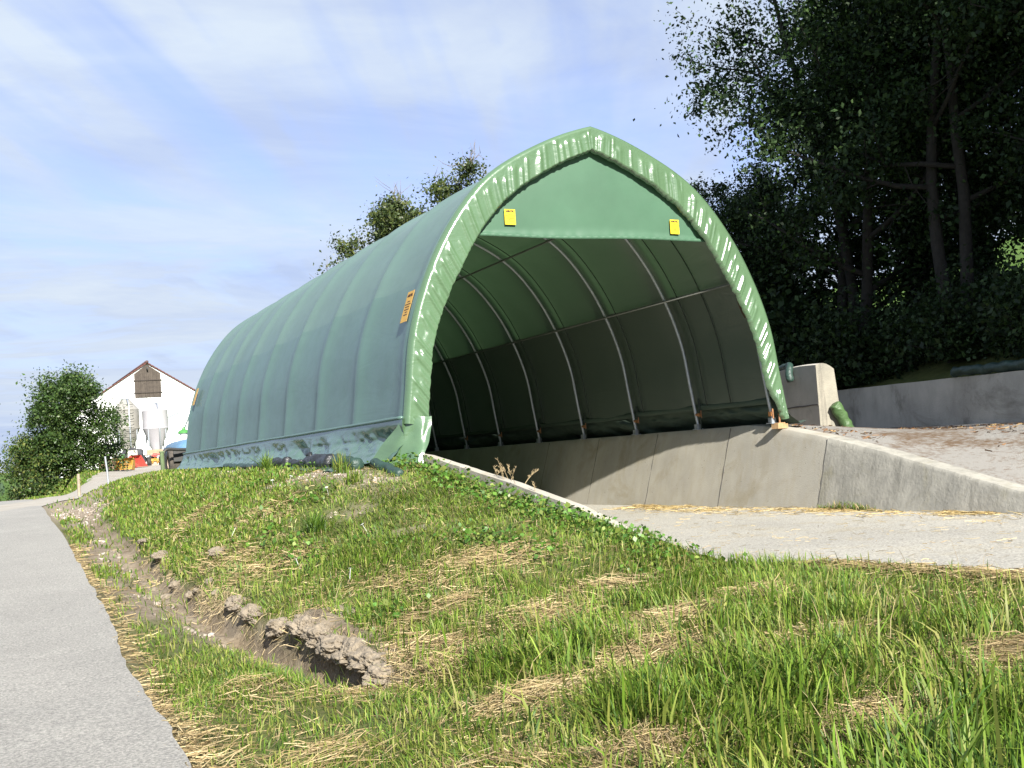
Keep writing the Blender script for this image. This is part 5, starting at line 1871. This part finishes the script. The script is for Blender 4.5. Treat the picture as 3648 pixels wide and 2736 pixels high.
# --- broad leaved weeds on the upper bank
x, y, r_ = sample(60000, 9.0, 21.0, 5, 40, 1.3)
soil, grav, mead, lit = masks(x, y)
cl = ss(0.05, 0.45, fbm(x, y, 1.1, 3, 63)) * (ss(3.0, 4.0, x) * ss(8.5, 10, y))
nearw = np.exp(-((x - (6.1 + 0.32 * (1.75 - w_top_left(y)))) / 0.30) ** 2) * ss(9.5, 10.5, y) * (1 - ss(16.2, 16.8, y))
keep = ok_ground(x, y) & (rng.random(len(x)) < np.maximum(cl * 0.55, nearw) * (1 - 0.75 * grav))
x, y = x[keep], y[keep]
C_ = np.stack([x, y, H(x, y) + rng.uniform(0.01, 0.13, len(x)) * (1 + 0.6 * np.exp(-((x - 6.4) / 0.4) ** 2))], 1)
o = leaf_mesh('weeds', C_, 0.055, [(0.075, 0.165, 0.024), (0.055, 0.130, 0.020), (0.10, 0.19, 0.03), (0.15, 0.19, 0.04)], rng, M['leaf'], None, up=1.1, aspect=0.75)
tag(o, 'low broad leaved weeds and clover on the upper bank and along the left wall', 'weeds', kind='stuff')


# --- dry straw lying about
def straws(x, y, z, L, Wd, az, tilt, cols):
    n = len(x)
    z = np.broadcast_to(z, (n,))
    d = np.stack([np.cos(az) * np.cos(tilt), np.sin(az) * np.cos(tilt), np.sin(tilt)], 1)
    s_ = np.stack([-np.sin(az), np.cos(az), np.zeros(n)], 1)
    u_ = np.cross(d, s_)
    rl = rng.uniform(0, 3.14, n)
    s_ = s_ * np.cos(rl)[:, None] + u_ * np.sin(rl)[:, None]
    c = np.stack([x, y, z], 1)
    bend = rng.normal(0, 0.10, n)[:, None] * L[:, None] * np.stack([-np.sin(az), np.cos(az), 0.6 * np.ones(n)], 1)
    V = np.zeros((n, 6, 3))
    for i, t in enumerate((-0.5, 0.0, 0.5)):
        cc = c + d * (L * t)[:, None] + bend * (1 - (2 * t) ** 2)
        V[:, 2 * i] = cc - s_ * (Wd / 2)[:, None]
        V[:, 2 * i + 1] = cc + s_ * (Wd / 2)[:, None]
    b = (np.arange(n) * 6)[:, None]
    q = np.concatenate([b + np.array([[0, 1, 3, 2]]), b + np.array([[2, 3, 5, 4]])])
    return V.reshape(-1, 3), q, np.repeat(cols, 6, axis=0)


SV_, SQ_, SC_, so = [], [], [], 0


def add_straw(x, y, z, L, Wd, az, tilt, cols):
    global so
    v, q, c = straws(x, y, z, L, Wd, az, tilt, cols)
    SV_.append(v); SQ_.append(q + so); SC_.append(c)
    so += len(v)


x, y, r_ = sample(230000, 2.8, 21.0, 0, 64, 1.5)
hay = hay_mask(x, y)
xd = x_ditch(y)
soil, grav, mead, lit = masks(x, y)
keep = ok_ground(x, y, 0.02) & (rng.random(len(x)) < np.maximum((0.08 + 0.26 * ss(-0.15, 0.35, fbm(x, y, 0.9, 3, 45))) * (1.15 - 0.55 * ss(8.5, 10.5, y)) * np.where(x < xd - 0.3, 0.35, 1), 0.9 * hay * np.where(x < xd - 0.3, 0.42, 1)) * (1 - 0.6 * grav) * (1 - 0.55 * soil))
x, y, r_, hay = x[keep], y[keep], r_[keep], hay[keep]
n = len(x)
fld = 0.35 + 2.2 * vnoise(x, y, 0.7, 88)
add_straw(x, y, H(x, y) + 0.012 + 0.07 * hay * rng.random(n), 0.10 + 0.22 * rng.random(n) * (0.4 + 0.6 * hay), (0.0028 + 0.0022 * rng.random(n)) * (1 + np.clip(r_ - 6, 0, 20) * 0.09),
          fld + rng.normal(0, 0.55, n), rng.normal(0.04, 0.16, n), pick(STRAW, n))
# straw along the ditch lip and by the road edge
yv = rng.uniform(5.0, 22.0, 5000)
yv = np.where(rng.random(5000) < 0.25, 5.0 + 4 * (yv - 5) / 17, yv)
xv_ = x_edge(yv) + np.abs(rng.normal(0.02, 0.12, 5000)) + 9 * (rng.random(5000) < 0.70)
add_straw(xv_, yv, H(xv_, yv) + 0.025, 0.06 + 0.14 * rng.random(5000), 0.003 + 0.002 * rng.random(5000) + 0.0002 * yv, rng.uniform(0, 6.28, 5000), rng.normal(0, 0.08, 5000), pick(STRAW, 5000))
yv = rng.uniform(7.6, 18.0, 5200)
xv_ = x_ditch(yv) + rng.normal(0.20, 0.05, 5200) + 9 * (rng.random(5200) < 0.35 + 0.5 * (vnoise(yv, yv * 0, 0.9, 3) > 0))
add_straw(xv_, yv, H(xv_, yv) + 0.0, 0.10 + 0.20 * rng.random(5200), 0.003 + 0.003 * rng.random(5200), rng.normal(math.pi, 0.7, 5200), rng.normal(-0.75, 0.4, 5200), pick([(0.30, 0.24, 0.14), (0.22, 0.17, 0.10), (0.36, 0.29, 0.17)], 5200))
# straw on the concrete floor: windrow by the right wall, a thick band along the near edge, strays
n = 6000
yv = rng.uniform(8.0, 21.0, n)
xv_ = 13.62 - 0.32 * (1.765 - 1.765) - np.abs(rng.normal(0.0, 0.5, n)) - 0.06
kp = rng.random(n) < 0.12 + ss(0.0, 0.45, fbm(xv_, yv, 0.8, 3, 93))
xv_, yv = xv_[kp], yv[kp]
n = len(xv_)
add_straw(xv_, yv, ZF + 0.012 + 0.02 * rng.random(n), 0.10 + 0.22 * rng.random(n), 0.005 + 0.004 * rng.random(n), rng.normal(1.4, 0.6, n), rng.normal(0, 0.04, n), pick([(0.46, 0.34, 0.15), (0.38, 0.28, 0.12), (0.52, 0.42, 0.22)], n))
n = 850
yv = rng.uniform(5.0, 19.0, n)
xv_ = rng.uniform(7.6, 13.5, n)
add_straw(xv_, yv, ZF + 0.012, 0.05 + 0.16 * rng.random(n) ** 1.5, 0.004 + 0.003 * rng.random(n), rng.uniform(0, 6.28, n), rng.normal(0, 0.03, n), pick([(0.42, 0.32, 0.15), (0.30, 0.22, 0.11), (0.24, 0.19, 0.09), (0.48, 0.40, 0.24)], n))
n = 9000
yv = rng.uniform(2.5, 8.3, n)
xv_ = pit_left(yv) + rng.normal(0.06, 0.22, n)
add_straw(xv_, yv, np.maximum(H(xv_, yv), ZF) + 0.015 + 0.06 * rng.random(n), 0.10 + 0.26 * rng.random(n), 0.004 + 0.003 * rng.random(n), rng.normal(1.8, 0.8, n), rng.normal(0.02, 0.12, n), pick(STRAW, n))
# leaf litter and stray straw on the yard
n = 3500
yv = rng.uniform(8.5, 22.0, n)
xv_ = rng.uniform(14.5, 20.0, n)
kp = rng.random(n) < ss(-0.1, 0.4, fbm(xv_, yv, 0.5, 3, 91))
xv_, yv = xv_[kp], yv[kp]
n = len(xv_)
add_straw(xv_, yv, H(xv_, yv) + 0.012, 0.05 + 0.10 * rng.random(n), 0.015 + 0.012 * rng.random(n), rng.uniform(0, 6.28, n), rng.normal(0, 0.15, n), pick([(0.20, 0.11, 0.05), (0.13, 0.07, 0.035), (0.34, 0.24, 0.12)], n))
o = fast_mesh('straw', np.concatenate(SV_), np.concatenate(SQ_), M['straw'], None, np.concatenate(SC_))
tag(o, 'dry straw and hay strewn over the grass, the ditch and the concrete', 'straw', kind='stuff')


# --- gravel
ico = bmesh.new()
bmesh.ops.create_icosphere(ico, subdivisions=1, radius=1.0)
IV = np.array([v.co[:] for v in ico.verts])
IF = np.array([[v.index for v in f.verts] for f in ico.faces])
ico.free()


def stones(x, y, s, cols, name, label):
    n = len(x)
    z = H(x, y)
    V = IV[None] * (1 + 0.22 * rng.normal(size=(n, len(IV), 1)))
    V = V * s[:, None, None] * rng.uniform(0.65, 1.25, (n, 1, 3)) * np.array([1, 1, 0.75])
    a = rng.uniform(0, 6.28, n)
    ca, sa = np.cos(a)[:, None], np.sin(a)[:, None]
    X = V[:, :, 0] * ca - V[:, :, 1] * sa
    Yv = V[:, :, 0] * sa + V[:, :, 1] * ca
    V = np.stack([X + x[:, None], Yv + y[:, None], V[:, :, 2] + (z + s * 0.25)[:, None]], -1)
    T = (np.arange(n) * len(IV))[:, None, None] + IF[None]
    o = fast_mesh(name, V.reshape(-1, 3), None, M['stone'], None, np.repeat(cols, len(IV), axis=0), False, 'tint', T.reshape(-1, 3))
    return tag(o, label, 'gravel', kind='stuff')


x, y, r_ = sample(90000, 8.0, 34.0, 1, 36, 1.3)
soil, grav, mead, lit = masks(x, y)
keep = ok_ground(x, y, 0.05) & (rng.random(len(x)) < ss(0.25, 0.9, grav) * np.where(x < 3.2, 0.5, 0.62) * ss(-0.4, 0.2, fbm(x, y, 2.5, 3, 95)))
x, y = x[keep][:16000], y[keep][:16000]
n = len(x)
stones(x, y, rng.uniform(0.010, 0.030, n) * (1 + 0.3 * (x < 4)), pick([(0.29, 0.25, 0.205), (0.24, 0.20, 0.16), (0.35, 0.31, 0.265), (0.18, 0.145, 0.11)], n, 0.2), 'gravel', 'pale gravel on the top of the bank and in the ditch')

# --- clods of mud on the lip of the ditch
CG = 'mud clods on the lip of the ditch'
clods = [(2.84, 8.10, 0.13, 0.17, 0.09), (2.86, 8.42, 0.15, 0.22, 0.11), (2.85, 8.82, 0.16, 0.24, 0.12), (2.83, 9.22, 0.14, 0.22, 0.11), (2.81, 9.62, 0.15, 0.20, 0.10), (2.78, 10.0, 0.13, 0.20, 0.10),
         (2.73, 10.7, 0.14, 0.19, 0.10), (2.66, 11.5, 0.13, 0.18, 0.10), (2.64, 12.1, 0.12, 0.20, 0.09), (3.20, 10.3, 0.22, 0.18, 0.08), (3.02, 14.9, 0.13, 0.16, 0.08), (2.70, 17.4, 0.15, 0.20, 0.08), (2.76, 19.4, 0.13, 0.20, 0.08)]
cr_ = np.random.default_rng(12)
for k in range(34):                                     # crumbs that broke off the ledge
    y = 7.9 + 8.5 * cr_.random() ** 1.4
    x = float(x_ditch(y)) + cr_.choice([0.22, 0.30, -0.02, -0.10]) + 0.07 * cr_.normal()
    q_ = cr_.uniform(0.035, 0.085)
    clods.append((x, y, q_, q_ * cr_.uniform(0.8, 1.4), q_ * 0.75))
for k, (x, y, sx, sy, sz) in enumerate(clods):
    lump('mud_clod', 'clod of grey dried mud on the lip of the ditch', 'mud clod', (x - 0.03, y, gz(x, y, -0.03)), (sx * 1.05, sy * 1.1, sz * 1.0), M['soilclod'], 60 + k, 0.8, 5 if sx > 0.1 else 3, rough=0.30, group=CG)


# --- single plants that stand out
def tuft(name, label, x, y, n, Lm, col, seed, width=0.010, z=None, lean=0.45, group=None, m=None):
    r2 = np.random.default_rng(seed)
    px, py = r2.normal(0, 0.05, n), r2.normal(0, 0.05, n)
    V, q, t, c = blades(px, py, np.zeros(n), Lm * r2.uniform(0.5, 1.15, n), width * r2.uniform(0.7, 1.3, n), np.abs(r2.normal(lean, 0.3, n)), r2.uniform(0, 6.28, n), pick(col, n))
    o = fast_mesh(name, V, q, m or M['grass'], None, c, False, 'tint', t)
    o.location = (x, y, (gz(x, y) if z is None else z) - 0.01)
    return tag(o, label, 'grass tuft', group)


tuft('grass_tuft', 'bright green tuft of grass in front of the thick black roll', 5.25, 21.2, 110, 0.42, GREEN, 1, 0.016)
tuft('grass_tuft', 'loose tuft of grass in front of the crumpled green rolls', 5.20, 16.3, 90, 0.36, GREEN + PALE, 2, 0.014)
tuft('grass_tuft', 'small tuft of grass close to the left foot of the entrance', 5.05, 15.2, 70, 0.30, GREEN + PALE, 3, 0.014)
tuft('grass_tuft', 'dark lush tuft of grass halfway up the bank', 3.95, 13.6, 160, 0.34, GREEN[:1] + GREEN[4:], 4, 0.012)
for k, (y, Lm, nst) in enumerate(((14.05, 0.24, 3), (13.75, 0.36, 5), (13.45, 0.30, 3), (12.95, 0.26, 1))):
    r2 = np.random.default_rng(80 + k)
    mb = MB()
    for j in range(nst):
        b0 = np.array([r2.normal(0, 0.05), r2.normal(0, 0.06), 0])
        lx, ly, L_ = r2.normal(0, 0.13), r2.normal(0, 0.13), Lm * r2.uniform(0.7, 1.1)
        pts = [b0 + np.array([lx * t * t, ly * t * t, L_ * t]) for t in np.linspace(0, 1, 6)]
        mb.tube(pts, np.linspace(0.005, 0.002, 6), 4)
        for s in range(12):                                             # seed head
            t = r2.uniform(0.62, 1.0)
            p0 = b0 + np.array([lx * t * t, ly * t * t, L_ * t])
            p1 = p0 + np.array([r2.normal(0, 0.022), r2.normal(0, 0.022), 0.035])
            mb.tube([p0, (p0 + p1) / 2, p1], [0.0015, 0.0042, 0.001], 4)
    xx_ = 6.62 + 0.32 * (1.75 - float(w_top_left(y)))
    o = mb.build('dry_weed', M['strawstem'] if 'strawstem' in M else M.setdefault('strawstem', mat('dry_stem', (0.30, 0.235, 0.125), 0.8, (0.22, 0.165, 0.09), 20)), None, False, loc=(xx_, y, float(w_top_left(y)) - 0.1))
    tag(o, ['short dry weed stalks, uppermost on the left silo wall', 'tallest clump of dry weed stalks behind the left silo wall', 'dry weed stalks with loose seed heads below the tallest clump',
            'single dry stalk lowest along the left silo wall'][k], 'dry weed')
for k, (x, y) in enumerate(((4.4, 17.4), (4.6, 17.0), (3.3, 15.2), (3.6, 11.2), (3.35, 12.4), (4.3, 12.8), (4.55, 15.0))):
    mb = MB()
    for j in range(11):
        a = 2 * math.pi * j / 11
        mb.add([(0.005 * math.cos(a), 0.005 * math.sin(a), 0), (0.02 * math.cos(a - 0.2), 0.02 * math.sin(a - 0.2), 0.003), (0.026 * math.cos(a), 0.026 * math.sin(a), 0.002), (0.02 * math.cos(a + 0.2), 0.02 * math.sin(a + 0.2), 0.003)], [(0, 1, 2, 3)])
    mb.tube([(0, 0, 0), (0.005, 0, -0.14)], 0.0022, 4)
    o = mb.build('daisy', M['petal'], None, loc=(x, y, gz(x, y) + 0.13))
    o.rotation_euler = (R(25), R(-10), k)
    tag(o, 'small white daisy flowering on the grassy bank', 'daisy', 'daisies on the bank')
x_, y_ = 8.35, 7.2
n = 420
r2 = np.random.default_rng(6)
py = r2.normal(0, 0.42, n)
V, q, t, c = blades(r2.normal(0, 0.035, n), py, np.zeros(n), r2.uniform(0.05, 0.24, n) * np.exp(-(py / 0.8) ** 2), r2.uniform(0.006, 0.013, n), np.abs(r2.normal(0.6, 0.4, n)), r2.uniform(0, 6.28, n), pick(STRAW + GREEN, n))
o = fast_mesh('weed_patch', V, q, M['grass'], None, c, False, 'tint', t)
o.location = (13.54, 14.45, ZF)
tag(o, 'patch of dry and green weeds at the foot of the right wing wall', 'weeds', kind='stuff')
